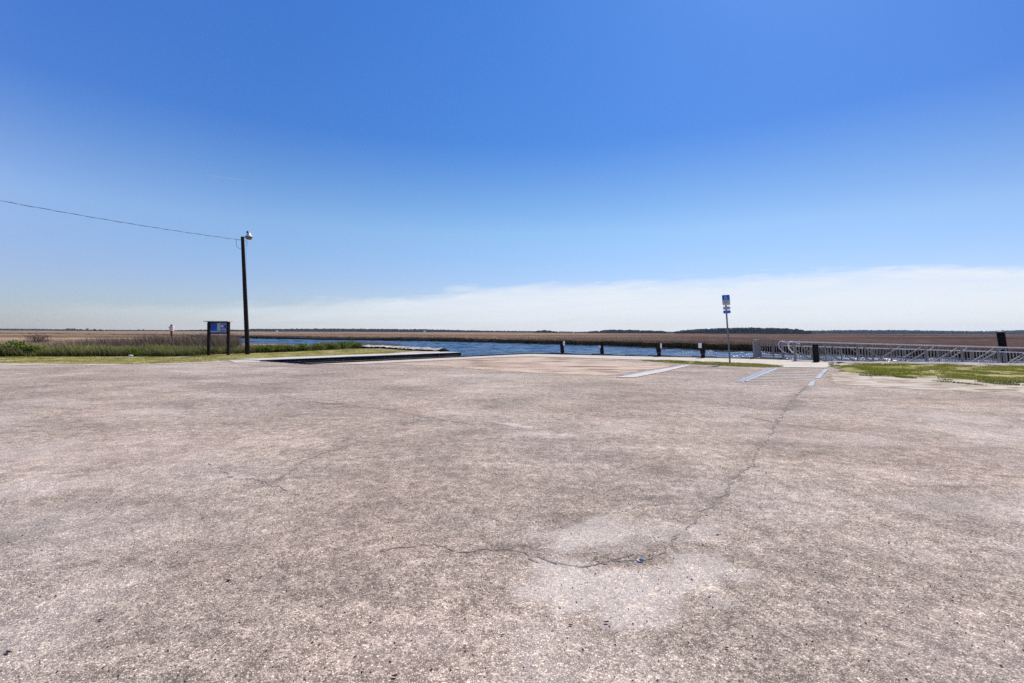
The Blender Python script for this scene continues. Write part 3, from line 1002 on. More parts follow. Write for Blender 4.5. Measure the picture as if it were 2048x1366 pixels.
TAN = [(.50, .36, .245), (.40, .28, .20), (.32, .22, .17), (.58, .43, .31)]
BRN = [(.19, .125, .115), (.14, .09, .082), (.27, .185, .16), (.10, .066, .058)]
GRN = [(.10, .12, .03), (.14, .14, .045), (.07, .085, .025)]

# far bank fringe: tall dense reeds, dark wet stems, olive and brown heads
poly = FBr + [(p[0] + 1.0, p[1] + 16) for p in FBr[::-1]]
x, y = scatter(poly, 520000)
d = poly_dist(x, y, FBr[::3] + [FBr[-1]])
k = RNG.random(len(x)) < np.exp(-d / 5) + .12
x, y, d = x[k], y[k], d[k]
n = len(x)
patch = vnoise(x, y, .12, 60) * .6 + vnoise(x, y, .7, 61) * .5
front = np.clip(1 - d / 2.2, 0, 1)
h = (1.0 - .30 * front + .30 * patch) * RNG.uniform(.72, 1.08, n) * (1 + .25 * np.clip((x - 0) / 40, 0, 1))
g = np.clip(front * 1.2 * (patch > .42) + RNG.normal(0, .12, n), 0, 1)[:, None]
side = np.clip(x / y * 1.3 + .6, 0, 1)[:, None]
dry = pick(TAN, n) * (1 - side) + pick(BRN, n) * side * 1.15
tip = g * pick(GRN, n) + (1 - g) * dry
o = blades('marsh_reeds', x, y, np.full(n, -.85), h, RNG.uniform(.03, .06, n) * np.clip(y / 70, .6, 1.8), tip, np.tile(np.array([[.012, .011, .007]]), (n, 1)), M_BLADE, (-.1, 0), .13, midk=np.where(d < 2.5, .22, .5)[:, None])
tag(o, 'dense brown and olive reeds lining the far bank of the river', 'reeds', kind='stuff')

# behind the fringe: open marsh meadow out to about 260 m
sect = []
for rr, cnt, wmul in ((70, 60000, 1.0), (130, 90000, 1.6), (260, 90000, 2.8)):
    xx_ = RNG.uniform(-1.15, 1.15, cnt); yy_ = RNG.uniform(.45 * rr, rr, cnt)
    X_ = xx_ * yy_
    okk = inside(X_, yy_, FBr + [(90, 300), (-500, 300), (-400, 320)])
    d = poly_dist(X_, yy_, FBr[::4] + [FBr[-1]])
    okk &= d > 2.5
    sect.append(np.c_[X_, yy_, np.full(cnt, wmul)][okk])
S = np.concatenate(sect); x, y, wm = S[:, 0], S[:, 1], S[:, 2]
n = len(x)
band = vnoise(x * .15, y, .09, 70) * .7 + vnoise(x * .3, y, .35, 71) * .3
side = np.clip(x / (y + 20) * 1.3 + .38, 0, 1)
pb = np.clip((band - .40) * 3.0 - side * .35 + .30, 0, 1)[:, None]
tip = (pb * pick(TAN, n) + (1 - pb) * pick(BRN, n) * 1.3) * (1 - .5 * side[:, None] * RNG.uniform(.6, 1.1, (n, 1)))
h = .95 * RNG.uniform(.75, 1.12, n) * (.92 + .16 * band)
o = blades('marsh_meadow', x, y, np.full(n, -.75), h, .05 * wm * RNG.uniform(.6, 1.2, n), tip, tip * .35, M_BLADE, (-.12, 0), .2)
tag(o, 'wide flat marsh of dry tan cordgrass across the river', 'marsh grass', kind='stuff')

# the meadow surface further out reads as one even canopy
def canopy(name, poly_in, z, label, xr, yr, nxx, nyy):
    ys = np.geomspace(yr[0], yr[1], nyy)
    us = np.linspace(xr[0], xr[1], nxx)
    U, Yg = np.meshgrid(us, ys)
    Xg = U * Yg
    Z = z + (vnoise(Xg, Yg, .05, 90) - .5) * .18 + (vnoise(Xg, Yg, .5, 91) - .5) * .16 - .00002 * Yg
    idx = np.arange(nxx * nyy).reshape(nyy, nxx)
    q = np.stack([idx[:-1, :-1], idx[:-1, 1:], idx[1:, 1:], idx[1:, :-1]], -1).reshape(-1, 4)
    cxx = Xg.ravel()[q].mean(1); cyy = Yg.ravel()[q].mean(1)
    q = q[inside(cxx, cyy, poly_in)]
    us_ = np.unique(q); rm = -np.ones(nxx * nyy, np.int64); rm[us_] = np.arange(len(us_))
    o = np_mesh(name, np.c_[Xg.ravel(), Yg.ravel(), Z.ravel()][us_], rm[q], 4, None, M_MARSH, smooth=True)
    return tag(o, label, 'marsh grass', kind='stuff')


far_in = [(p[0] + .6, p[1] + 3.0) for p in FBr] + [(90, 41), (FX, 60), (FX, 2950), (-FX, 2950), (-FX, 700), (-400, 330)]
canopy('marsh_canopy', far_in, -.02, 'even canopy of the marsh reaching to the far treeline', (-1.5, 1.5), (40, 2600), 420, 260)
near_in = [(-FX, 37), (-60, 37), (-24, 37), (-20, 42), (-19, 50)] + [(p[0] - 2.5, p[1] - 1.5) for p in near_bank[::-1] if p[0] < -20] + [(-150, 187), (-400, 297), (-FX, 640)]
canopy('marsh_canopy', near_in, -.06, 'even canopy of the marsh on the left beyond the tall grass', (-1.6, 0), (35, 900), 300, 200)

# brown reeds behind the green grass on the left
x = RNG.uniform(-62, -8, 420000); y = RNG.uniform(29.5, 75, 420000)
okk = inside(x, y, marsh_near) & (np.abs(x) < 1.25 * y)
dens = np.exp(-(y - 31) / 16)
okk &= RNG.random(len(x)) < dens
x, y = x[okk], y[okk]
n = len(x)
f = vnoise(x, y, .16, 62) * .7 + vnoise(x, y, .8, 63) * .4
tall = np.clip((y - 32.5) / 2, 0, 1) * np.clip((50 - y) / 8, 0, 1) * np.clip((-13.5 - x) / 2, 0, 1) * np.clip((x + 36) / 6, 0, 1)
mid = np.clip((y - 31) / 3, 0, 1)
h = (.84 + .28 * mid + .95 * tall * np.clip(f * 2.2 - .55, 0, 1.1)) * RNG.uniform(.7, 1.05, n)
brg = x / y
h = np.where(brg > -.56, np.minimum(h, (2.22 - .0262 * y) * RNG.uniform(.75, 1.0, n)), h)
h = np.where(brg > -.34, np.minimum(h, .35), h)
h = np.maximum(h, .05)
dk = np.clip(tall * 1.1 + (vnoise(x, y, .3, 64) - .5) * .9 + .25 * np.clip((40 - y) / 8, 0, 1), 0, 1)[:, None]
tip = (1 - dk) * pick([(.54, .39, .25), (.40, .285, .19), (.66, .50, .32)], n) + dk * pick([(.24, .17, .115), (.46, .34, .23), (.10, .07, .05)], n)
o = blades('brown_reeds', x, y, np.full(n, -.75), h, RNG.uniform(.018, .04, n) * np.clip(y / 38, .8, 1.8), tip, tip * .06, M_BLADE, (-.15, -.03), .17, midk=.35)  # muddy bases, darkened further to stand for shade between the stems
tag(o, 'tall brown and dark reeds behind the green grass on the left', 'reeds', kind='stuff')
# pinkish dead stems by the river on the left
x, y = scatter([tuple(P(a, b, -.7).xy) for a, b in ((640, 695), (700, 697), (790, 696), (805, 691), (740, 687.5), (640, 687))], 20000)
n = len(x)
tip = pick([(.36, .28, .29), (.30, .24, .24)], n)
o = blades('dead_stems', x, y, np.full(n, -.85), RNG.uniform(.35, .75, n), RNG.uniform(.012, .03, n), tip, tip * .5, M_BLADE, (-.05, 0), .18)
tag(o, 'thin pinkish dead stems at the water behind the shell bank', 'reeds', kind='stuff')

# shell bank along the shore, left of the ramp wall's river end
bk = []
ln = [P(690, 696, -.1).xy, P(750, 695.5, -.1).xy, P(800, 697.5, -.1).xy, P(845, 700.6, -.1).xy, P(890, 703.2, -.1).xy]
bm = bmesh.new()
rows = []
for i in range(60):
    t = i / 59 * (len(ln) - 1)
    a = ln[int(min(t, len(ln) - 2))]; b = ln[int(min(t, len(ln) - 2)) + 1]
    p = a.lerp(b, t - int(min(t, len(ln) - 2)))
    row = []
    for j in range(12):
        s = j / 11
        off = -1.3 + s * 4.2
        zz_ = .06 + .10 * math.sin(min(s * 2.4, 1) * math.pi) - max(0, s - .42) * 2.0
        zz_ += mnoise.noise(Vector((p.x * 1.6, p.y * 1.6 + j, 2))) * .10 + mnoise.noise(Vector((p.x * 5, j * 1.7, 2))) * .06
        row.append(bm.verts.new((p.x + off * .35, p.y + off * .9, zz_)))
    rows.append(row)
for r0_, r1_ in zip(rows, rows[1:]):
    for j in range(11): bm.faces.new((r0_[j], r0_[j + 1], r1_[j + 1], r1_[j]))
bmesh.ops.recalc_face_normals(bm, faces=bm.faces)
tag(bm_obj('shell_bank', bm, M_SHELL), kind='structure')

# earth lip at the right, before the gangway
bm = bmesh.new()
rows = []
ln = [P(1668, 731).xy, P(1712, 727.6).xy, P(1780, 728).xy, P(1860, 728.8).xy, P(1960, 730.5).xy, P(2060, 732.3).xy, Vector((33, 21.7))]
K = 80
for i in range(K):
    t = i / (K - 1) * (len(ln) - 1)
    q = int(min(t, len(ln) - 2))
    p = ln[q].lerp(ln[q + 1], t - q)
    row = []
    for j in range(9):
        s = j / 8
        hgt = .10 * math.sin(math.pi * min(1, s * 1.6)) if s < .62 else -(s - .62) * 3
        if t < .8: hgt *= t / .8 if hgt > 0 else 1
        hgt += mnoise.noise(Vector((p.x * 1.5, j * .6, 7))) * .03
        row.append(bm.verts.new((p.x + (s - .5) * .1, p.y - .5 + s * 1.6, .02 + hgt)))
    rows.append(row)
for r0_, r1_ in zip(rows, rows[1:]):
    for j in range(8): bm.faces.new((r0_[j], r0_[j + 1], r1_[j + 1], r1_[j]))
bmesh.ops.recalc_face_normals(bm, faces=bm.faces)
tag(bm_obj('earth_bank', bm, M_BANK), kind='structure')

# ------------------------------------------------------------------ bushes
def bush(base, w, d, h, n, cols, label, cat='bush', name='bush', group=None, leaf=.05, lobes=6):
    root = empty(name, base, label, cat, group)
    cs = []
    for i in range(lobes):
        a = random.uniform(0, 6.28); r = random.random() ** .5 * .55
        cs.append((math.cos(a) * w * .5 * r * 1.3, math.sin(a) * d * .5 * r, h * random.uniform(.35, .72), random.uniform(.28, .45)))
    cs.append((0, 0, h * .45, .5))
    pts = []
    bm = bmesh.new()
    for cx_, cy_, cz_, cr_ in cs:
        k = n // len(cs)
        v = RNG.normal(size=(k, 3)); v /= np.linalg.norm(v, axis=1)[:, None]
        rr = RNG.random(k) ** .45
        q = v * rr[:, None] * np.array([w * cr_ * .9, d * cr_ * .9, h * cr_ * .95]) + np.array([cx_, cy_, cz_])
        pts.append(q)
        for _ in range(3):
            m = (cx_ * .5 + random.uniform(-.05, .05), cy_ * .5, cz_ * .5)
            e = (cx_ + random.uniform(-.1, .1), cy_ + random.uniform(-.1, .1), cz_ + h * .2)
            add_tube(bm, [(cx_ * .15, cy_ * .15, -.1), m, e], [.018, .012, .005], 5)
    pts = np.concatenate(pts)
    pts = pts[pts[:, 2] > -.02]
    n = len(pts)
    nr = RNG.normal(size=(n, 3)) + np.array([0, 0, .5]); nr /= np.linalg.norm(nr, axis=1)[:, None]
    t = np.cross(nr, RNG.normal(size=(n, 3))); t /= np.linalg.norm(t, axis=1)[:, None]
    u = np.cross(nr, t)
    s = RNG.uniform(.6, 1.3, n)[:, None] * leaf
    V = np.stack([pts - t * s, pts + u * s * .5, pts + t * s, pts - u * s * .5], 1).reshape(-1, 3)
    c = np.repeat(pick(cols, n), 4, 0)
    F = np.arange(n * 4).reshape(-1, 4)
    np_mesh('foliage', V, F, 4, c, M_LEAF, root)
    bm_obj('stem', bm, simple('bush_stem', (.10, .07, .045), .9, .3, 10) if 'bush_stem' not in bpy.data.materials else bpy.data.materials['bush_stem'], root)
    return root


G1 = [(.11, .175, .02), (.20, .27, .03), (.04, .06, .01), (.29, .34, .07)]
G2 = [(.17, .20, .025), (.26, .27, .05), (.07, .09, .015), (.36, .34, .10)]


def at(px, py): return tuple(P(px, py))


b0_ = P(14, 713.5)
bush((b0_.x, b0_.y + .5, 0), 1.5, 1.2, .98, 3000, G1, 'large rounded bright green bush at the left end of the verge', leaf=.06)
b0_ = P(-32, 713.5)
bush((b0_.x, b0_.y + .6, 0), 1.3, 1.0, .85, 1500, G1, 'green bush cut off by the left edge of the photo', leaf=.06)
b0_ = P(50, 713.5)
bush((b0_.x, b0_.y + .5, 0), .9, .8, .62, 1500, G1, 'small low bush against the right side of the large bright bush', leaf=.05)
b0_ = P(80, 713.5)
bush((b0_.x, b0_.y + .4, 0), .7, .5, .42, 700, G2, 'scraggly olive shrub at the start of the tall grass', leaf=.04)
b1_ = PY(75, 676, 52)
bush((b1_.x, 52, -.75), 3.6, 2.0, 1.95, 2600, [(.13, .09, .075), (.18, .13, .11), (.08, .055, .05)], 'bare brown scrub standing above the marsh behind the bright green bush', name='dry_scrub', cat='scrub', leaf=.05)
row = [(522, 706.3, 1.0, .62, G1, 'leafy green shrub just right of the lamp pole'), (549, 705, .8, .42, G2, 'low olive shrub second right of the lamp pole'),
       (573, 704, 1.0, .55, G2, 'dull green shrub in front of the bright water patch'), (600, 703, 1.1, .66, G1, 'tall green shrub mid-way between the lamp pole and the shell bank'),
       (628, 701.5, 1.1, .60, G2, 'feathery olive shrub in the middle of the shore shrubs'), (655, 700, 1.2, .68, G1, 'full green shrub left of the dark one at the end of the row'),
       (680, 698.5, 1.3, .74, G1, 'dark green shrub, second from the river end of the row'), (704, 697.3, 1.3, .70, G1, 'round green shrub at the river end of the row by the shell bank')]
for px, py, w, h, g, lb in row:
    b0_ = P(px, py)
    bush((b0_.x, b0_.y + .5, -.05), w * 1.25, 1.2, h * 1.05, 1500, g, lb, group='shrubs along the shore', leaf=.05)

# ------------------------------------------------------------------ information board
bd = P(437, 711)
ib = empty('information_board', (bd.x, bd.y, 0), 'two-post wooden information board with blue panel under a small flat roof', 'notice board')
Hb = P(0, 0)
Yb = bd.y
W2 = .60


def px_w(n, Y): return n * Y / FPX


for s, nm in ((-1, 'a'), (1, 'b')):
    bm = bmesh.new()
    xb = s * px_w(19.5, Yb)
    add_bar(bm, (xb + .0, 0, -.2), (xb - LEAN * 2.0 * .5, 0, 2.04), .145, .15)
    bevel(bm, .012)
    bm_obj('post', bm, M_POST2, ib)
bm = bmesh.new()
add_box(bm, (-.06, -.03, 2.09), (1.50, .55, .05)); bevel(bm, .008)
bm_obj('roof', bm, M_CONCW, ib)
bm = bmesh.new()
add_box(bm, (-.04, 0, 2.035), (1.28, .14, .06))
add_box(bm, (-.02, 0, 1.36), (1.16, .10, .07))
bm_obj('crossbeam', bm, M_POST2, ib)
pw = 1.0
xl, xr_ = -.53, .45
panel = bmesh.new(); add_box(panel, ((xl + xr_) / 2, .0, 1.70), (xr_ - xl, .05, .61))
pn = bm_obj('panel', panel, M_PVIO, ib)


def pan(name, x0, x1, z0, z1, mat, dep=.03):
    bm = bmesh.new(); add_box(bm, ((x0 + x1) / 2, -dep, (z0 + z1) / 2), (x1 - x0, .01, z1 - z0)); return bm_obj(name, bm, mat, pn)


pan('map_block', -.53, -.12, 1.51, 2.0, M_PBLUE)
pan('text_block', -.12, .07, 1.53, 1.995, M_PPALE)
pan('bottom_strip', -.53, .07, 1.44, 1.50, M_PPALE)
pan('picture', .12, .24, 1.74, 1.84, M_WHITE)
pan('picture', .12, .25, 1.68, 1.735, M_INK)
pan('picture', .30, .41, 1.70, 1.86, M_PBLUE)
pan('picture', .12, .42, 1.46, 1.62, M_PPALE, .032)
pan('picture', .15, .40, 1.49, 1.55, M_PBLUE, .038)

# ------------------------------------------------------------------ lamp pole
pb_ = P(495.5, 709.3)
top = PY(485, 473.5, pb_.y)
lp = empty('lamp_pole', (pb_.x, pb_.y, 0), 'tall dark leaning timber pole carrying a grey yard lamp and wires', 'lamp pole')
tx, tz = top.x - pb_.x, top.z
k = 14
bm = bmesh.new()
add_tube(bm, [(tx * i / k, 0, -.5 * (i == 0) + tz * i / k) for i in range(k + 1)], [.142 - .042 * i / k for i in range(k + 1)], 16, wob=.03)
bm_obj('pole_shaft', bm, M_POLE, lp, True)
U = pb_.y / FPX    # metres per photo pixel at the pole
lamp = Vector((tx + U * 15.5, -.15, tz - U * 0.5))
bm = bmesh.new()
add_tube(bm, [(tx + .08, 0, tz - .10), (tx + .26, -.06, tz + .04), (tx + .36, -.1, tz + .14), (lamp.x, lamp.y, lamp.z + .17)], .025, 8)
bm_obj('lamp_arm', bm, M_GALV, lp, True)
bm = bmesh.new()
add_lathe(bm, lamp, [(.03, .24), (.085, .23), (.10, .12), (.15, .08), (.20, .035), (.225, .0), (.225, -.02), (.19, -.02)])
bm_obj('lamp_head', bm, M_LAMP, lp, True)
bm = bmesh.new()
add_lathe(bm, lamp, [(.20, -.022), (.195, -.08), (.165, -.16), (.13, -.19), (.05, -.20)])
bm_obj('lamp_bowl', bm, M_GLASS, lp, True)
bm = bmesh.new()
add_lathe(bm, lamp + Vector((-.10, 0, .22)), [(.055, 0), (.06, .05), (.05, .13), (.02, .15)], 12)
bm_obj('photocell', bm, M_INK, lp, True)
bm = bmesh.new()
add_tube(bm, [(tx - .38, 0, tz - .17), (tx - .40, 0, tz - .4), (tx - .36, 0, tz - .62), (tx - .2, 0, tz - .76), (tx - .02, 0, tz - .80)], .011, 6)
bm_obj('wire_loop', bm, M_WIRE, lp)
bm = bmesh.new()
add_lathe(bm, (tx - .19, 0, tz - .2), [(.02, -.03), (.045, -.02), (.045, .02), (.02, .03)], 10)
bm_obj('insulator', bm, M_PORC, lp, True)
bm = bmesh.new()
add_tube(bm, [(tx - .42, 0, tz - .165), (tx - .1, 0, tz - .2)], .01, 6)
add_tube(bm, [(tx + .10, 0, tz - .18), (tx + .30, .02, tz - .32), (tx + .28, 0, tz - .6)], .012, 6)
bm_obj('bracket', bm, M_WIRE, lp)
bm = bmesh.new()
add_tube(bm, [(tx + .26, 0, tz - .6), (tx + .36, 0, tz * .55), (tx + .42, 0, .4), (.33, 0, -.05)], .004, 5)
bm_obj('ground_wire', bm, M_GALV, lp)
# service wire to a pole outside the picture
bm = bmesh.new()
A = Vector((pb_.x + tx - .42, pb_.y, tz - .165))
B = PY(-330, 336, 17.5)
pts = []
for i in range(49):
    t = i / 48
    p = A.lerp(B, t); p.z -= 4 * .18 * t * (1 - t)
    pts.append(p)
add_tube(bm, pts, .007, 6)
pts2 = [p + Vector((0, .018 * math.sin(i * 1.7), .018 * math.cos(i * 1.7))) for i, p in enumerate(pts)]
add_tube(bm, pts2, .006, 6)
tag(bm_obj('overhead_wire', bm, M_WIRE), 'twisted black overhead cable running left from the lamp pole', 'cable')

# ------------------------------------------------------------------ box on a post out in the marsh
Yn = 62
nb_ = PY(343, 676, Yn)
nb = empty('marsh_box', (nb_.x, Yn, -.78), 'pale pinkish box on a dark post out in the marsh on the left', 'box on post')
u = Yn / FPX
zt = PY(341, 651, Yn).z + .78
bm = bmesh.new(); add_bar(bm, (u * 1.5, 0, 0), (-u * 1.6, 0, zt), .16, .14)
bm_obj('post', bm, M_POST, nb)
bm = bmesh.new(); add_box(bm, (u * 1.3, -.12, zt - u * 6.2), (u * 7.4, .35, u * 9.6)); bevel(bm, .02)
bx = bm_obj('box', bm, M_PINK, nb)
bm = bmesh.new(); add_box(bm, (u * 1.0, -.305, zt - u * 3.9), (u * 3, .01, .05)); bm_obj('door_seam', bm, M_INK, bx)
bm = bmesh.new()
add_bar(bm, (-u * 1.2, 0, zt - u * 2), (-u * 5.5, 0, zt - u * 4.5), .13); add_bar(bm, (-u * 1.2, 0, zt - u * 9.5), (-u * 4, 0, zt - u * 9), .16); add_bar(bm, (-u * 1.5, 0, zt - u * 7), (-u * 3, 0, zt - u * 3), .10)
bm_obj('bracket', bm, M_POST, nb)
bm = bmesh.new(); add_lathe(bm, (-u * 1.0, 0, zt), [(.10, 0), (.16, .04), (.05, .13), (.01, .15)], 8)
bm_obj('cap', bm, M_INK, nb)

# ------------------------------------------------------------------ parking sign
sb = P(1460.5, 727.6)
st = PY(1450.5, 590, sb.y)
sg = empty('parking_sign', (sb.x, sb.y, 0), 'steel post with blue wheelchair parking sign above two small plates', 'sign')
us = sb.y / FPX
sx = st.x - sb.x; sz = st.z
Ls = sx / sz
bm = bmesh.new()
add_bar(bm, (0, 0, -.2), (sx, 0, sz - .04), .06, .045)
bm_obj('sign_post', bm, M_GALV, sg)
tilt = Matrix.Rotation(math.atan(Ls), 3, 'Y')


def plate(name, zc, w, h, mat, back=None, xoff=0.0):
    c = Vector((Ls * zc + xoff, -.05, zc))
    bm = bmesh.new(); add_box(bm, (0, 0, 0), (w, .006, h))
    bmesh.ops.bevel(bm, geom=[e for e in bm.edges if abs((e.verts[0].co - e.verts[1].co).y) > .004], offset=.03, segments=3, affect='EDGES')
    bmesh.ops.rotate(bm, verts=bm.verts, cent=(0, 0, 0), matrix=tilt)
    bmesh.ops.translate(bm, verts=bm.verts, vec=c)
    o = bm_obj(name, bm, mat, sg)
    return o, c


def mark(name, parent, c, fn, mat, dep=.008):
    bm = bmesh.new(); fn(bm)
    bmesh.ops.rotate(bm, verts=bm.verts, cent=(0, 0, 0), matrix=tilt)
    bmesh.ops.translate(bm, verts=bm.verts, vec=c + Vector((0, -dep, 0)))
    return bm_obj(name, bm, mat, parent)


def rect(bm, x0, x1, z0, z1):
    add_box(bm, ((x0 + x1) / 2, 0, (z0 + z1) / 2), (x1 - x0, .004, z1 - z0))


Wp = 15.3 * us
Hp = 20.6 * us
zc = sz - Hp / 2
pl1, c1 = plate('main_plate', zc, Wp, Hp, M_INK)
bm_w = lambda bm: rect(bm, -Wp / 2 + .018, Wp / 2 - .018, -Hp / 2 + .018, -.01)
mark('white_field', pl1, c1, bm_w, M_WHITE, .006)
mark('blue_field', pl1, c1, lambda bm: rect(bm, -Wp / 2 + .008, Wp / 2 - .008, -.008, Hp / 2 - .008), M_BLUE, .006)


def wheelchair(bm):
    s = Hp * .46 / 10.0
    o = Vector((-.01, 0, Hp * .245))

    def seg(a, b, w):
        add_bar(bm, (o.x + a[0] * s, 0, o.z + a[1] * s), (o.x + b[0] * s, 0, o.z + b[1] * s), w * s if False else .006, w * s)
    # head
    ring = [(o.x + (-1.0 + .75 * math.cos(t)) * s, 0, o.z + (3.4 + .75 * math.sin(t)) * s) for t in np.linspace(0, 2 * math.pi, 13)[:-1]]
    f = bm.faces.new([bm.verts.new(p) for p in ring[::-1]])
    seg((-1.0, 2.6), (-.7, -.2), .95)
    seg((-.9, 1.2), (1.2, 1.2), .7)
    seg((-.8, -.1), (1.6, -.1), .95)
    seg((1.4, 0), (2.5, -2.7), .9)
    seg((2.2, -2.7), (3.4, -2.3), .7)
    # wheel
    prev = None
    for t in np.linspace(math.radians(120), math.radians(345), 18):
        p = (-.5 + 2.4 * math.cos(t), -1.6 + 2.4 * math.sin(t))
        if prev: seg(prev, p, .75)
        prev = p


mark('wheelchair_symbol', pl1, c1, wheelchair, M_SYMBOL, .012)


def words(bm, z, h, ws, gap=.012):
    tot = sum(ws) + gap * (len(ws) - 1)
    x = -tot / 2
    for w in ws:
        rect(bm, x, x + w, z - h / 2, z + h / 2); x += w + gap


def text_mesh(name, s, size, c, mat, parent, dz):
    cu = bpy.data.curves.new('t', 'FONT'); cu.body = s; cu.size = size; cu.align_x = 'CENTER'; cu.align_y = 'CENTER'; cu.offset = size * .02
    tmp = bpy.data.objects.new('t', cu); COL.objects.link(tmp)
    me = bpy.data.meshes.new_from_object(tmp.evaluated_get(bpy.context.evaluated_depsgraph_get()))
    bpy.data.objects.remove(tmp)
    me.transform(Matrix.Translation(c + Vector((0, -.012, 0))) @ tilt.to_4x4() @ Matrix.Translation((0, 0, dz)) @ Matrix.Rotation(R(90), 4, 'X'))
    me.name = name
    o = link_mesh(name, me, mat, parent)
    return o


text_mesh('lettering', 'PARKING BY', .056, c1, M_INK, pl1, -.055)
text_mesh('lettering', 'DISABLED', .052, c1, M_INK, pl1, -.11)
text_mesh('lettering', 'PERMIT ONLY', .048, c1, M_INK, pl1, -.165)
zc2 = sz - 26.3 * us
pl2, c2_ = plate('middle_plate', zc2, 14.8 * us, 6.2 * us, M_INK)
mark('white_field', pl2, c2_, lambda bm: rect(bm, -6.9 * us, 6.9 * us, -2.5 * us, 2.5 * us), M_WHITE, .006)
mark('lettering', pl2, c2_, lambda bm: (words(bm, .03, .02, [.09, .10]), words(bm, -.02, .018, [.08, .05, .08])), M_INK, .012)
zc3 = sz - 34.0 * us
pl3, c3_ = plate('lower_plate', zc3, 15 * us, 6.2 * us, M_BLUE)
mark('lettering', pl3, c3_, lambda bm: (words(bm, .03, .03, [.06, .05]), words(bm, -.025, .022, [.12, .11])), M_LTBLUE, .008)

# ------------------------------------------------------------------ mooring posts along the river wall
def mooring_post(px, pyb, pyt, w_px, lit_face, label, notch):
    b = P(px + 1.5, pyb)
    u = b.y / FPX
    root = empty('mooring_post', (b.x, b.y, 0), label, 'mooring post', 'mooring posts along the river wall')
    h = (pyb - pyt) * u
    w = w_px * u
    bm = bmesh.new()
    k = 9
    path = []; rad = []
    for i in range(k + 1):
        t = i / k
        z = -.3 + (h + .3) * t
        path.append((-LEAN * 1.4 * max(0, z), 0, z))
        r_ = w / 2 * (1.0 if not notch else (.86 + .26 * (t > .55)))
        rad.append(r_)
    add_tube(bm, path, rad, 14, wob=.07)
    bm_obj('post_shaft', bm, M_POST, root)
    bm = bmesh.new()
    if lit_face:
        s, z0, z1 = lit_face
        xx = -LEAN * 1.4 * h * .8 + s * w * .56
        add_box(bm, (xx, -.05, h * (z0 + z1) / 2), (.085, .20, h * (z1 - z0)), Matrix.Rotation(-.35 * s, 3, 'Z'))
        bevel(bm, .006)
        bm_obj('sunlit_notch', bm, M_NOTCHLIT, root)  # white box stands for the sunlit side of a notch in the post
    bm = bmesh.new()
    add_tube(bm, [(-LEAN * 1.4 * (h - .06) + (w / 2 + .012) * math.cos(a), (w / 2 + .012) * math.sin(a), h * .30) for a in np.linspace(0, 6.28, 17)], .012, 5)
    bm_obj('iron_band', bm, M_GALV, root)


mooring_post(1123.5, 708.0, 682.5, 7.2, (1, .66, 1.0), 'dark mooring post leftmost of the four along the river wall', False)
mooring_post(1203, 709.8, 683.5, 7.4, (-1, .5, .72), 'second mooring post from the left, narrow with a sunlit strip made white halfway up its left side', False)
mooring_post(1317, 713.8, 686, 8.4, (1, .62, .97), 'third mooring post, notched with its sunlit side made white at the top right', True)
mooring_post(1405, 716.5, 686.5, 9.0, (-1, .68, 1.0), 'fourth mooring post nearest the parking sign, sunlit notch side made white at its top left', True)

# rubber fender strips on the edge beside the posts
for a, b in ((1100, 1145), (1183, 1225), (1250, 1268), (1296, 1342), (1383, 1435), (1481, 1508)):
    t0 = .0233
    A_ = P(a, 707.6 + (a - 1060) * t0).xy; B_ = P(b, 707.6 + (b - 1060) * t0).xy
    d = (B_ - A_).normalized(); nn = Vector((-d.y, d.x))
    bm = bmesh.new()
    mid_ = A_.lerp(B_, .5) + nn * .12
    add_bar(bm, (*((A_ - mid_) + nn * .02), .085), (*((B_ - mid_) + nn * .02), .085), .16, .03)
    bevel(bm, .02, 2)
    o = bm_obj('fender', bm, M_INK)
    o.location = (mid_.x, mid_.y, 0)
    names = {1100: 'black rubber fender behind the leftmost mooring post', 1183: 'black rubber fender behind the second mooring post', 1250: 'short black fender between the second and third mooring posts',
             1296: 'black rubber fender behind the third mooring post', 1383: 'long black fender behind the fourth mooring post', 1481: 'black fender ending at the metal railing'}
    tag(o, names[a], 'fender', 'rubber fenders on the river wall')

# ------------------------------------------------------------------ big dark pile standing before the gangway
b = P(1633, 724.6)
u = b.y / FPX
pr = empty('timber_pile', (b.x, b.y, 0), 'thick dark round timber pile in front of the gangway entrance', 'pile')
h = 35.5 * u
bm = bmesh.new()
add_tube(bm, [(-LEAN * z, 0, z) for z in (-.3, 0, h * .25, h * .5, h * .75, h - .01, h)], [5.8 * u, 5.8 * u, 5.6 * u, 5.4 * u, 5.3 * u, 5.3 * u, 5.0 * u], 20, wob=.04)
bm_obj('pile_shaft', bm, M_POST, pr)
bm = bmesh.new(); add_lathe(bm, (-LEAN * h, 0, h + .003), [(4.9 * u, 0), (4.7 * u, .012), (.02, .02)], 20)
bm_obj('pile_top', bm, simple('pile_top', (.10, .08, .065), .9, .3, 12), pr)

Yp = 28.3
t_ = PY(2001, 664.5, Yp); u = Yp / FPX
pr = empty('timber_pile', (t_.x + .35, Yp, WATER_Z - .6), 'tall black timber pile rising from the water behind the gangway at the right', 'pile')
hh_ = t_.z - WATER_Z + .6
bm = bmesh.new()
add_tube(bm, [(-.13 * z * 0 - (.35) * (z / hh_), 0, z) for z in np.linspace(0, hh_, 9)], [6.2 * u for i in range(9)], 20, wob=.04)
bm_obj('pile_shaft', bm, M_POST, pr)
bm = bmesh.new(); add_lathe(bm, (-.35, 0, hh_ + .002), [(6.3 * u, 0), (6.0 * u, .03), (.02, .05)], 20)
bm_obj('pile_cap', bm, M_GALV, pr)

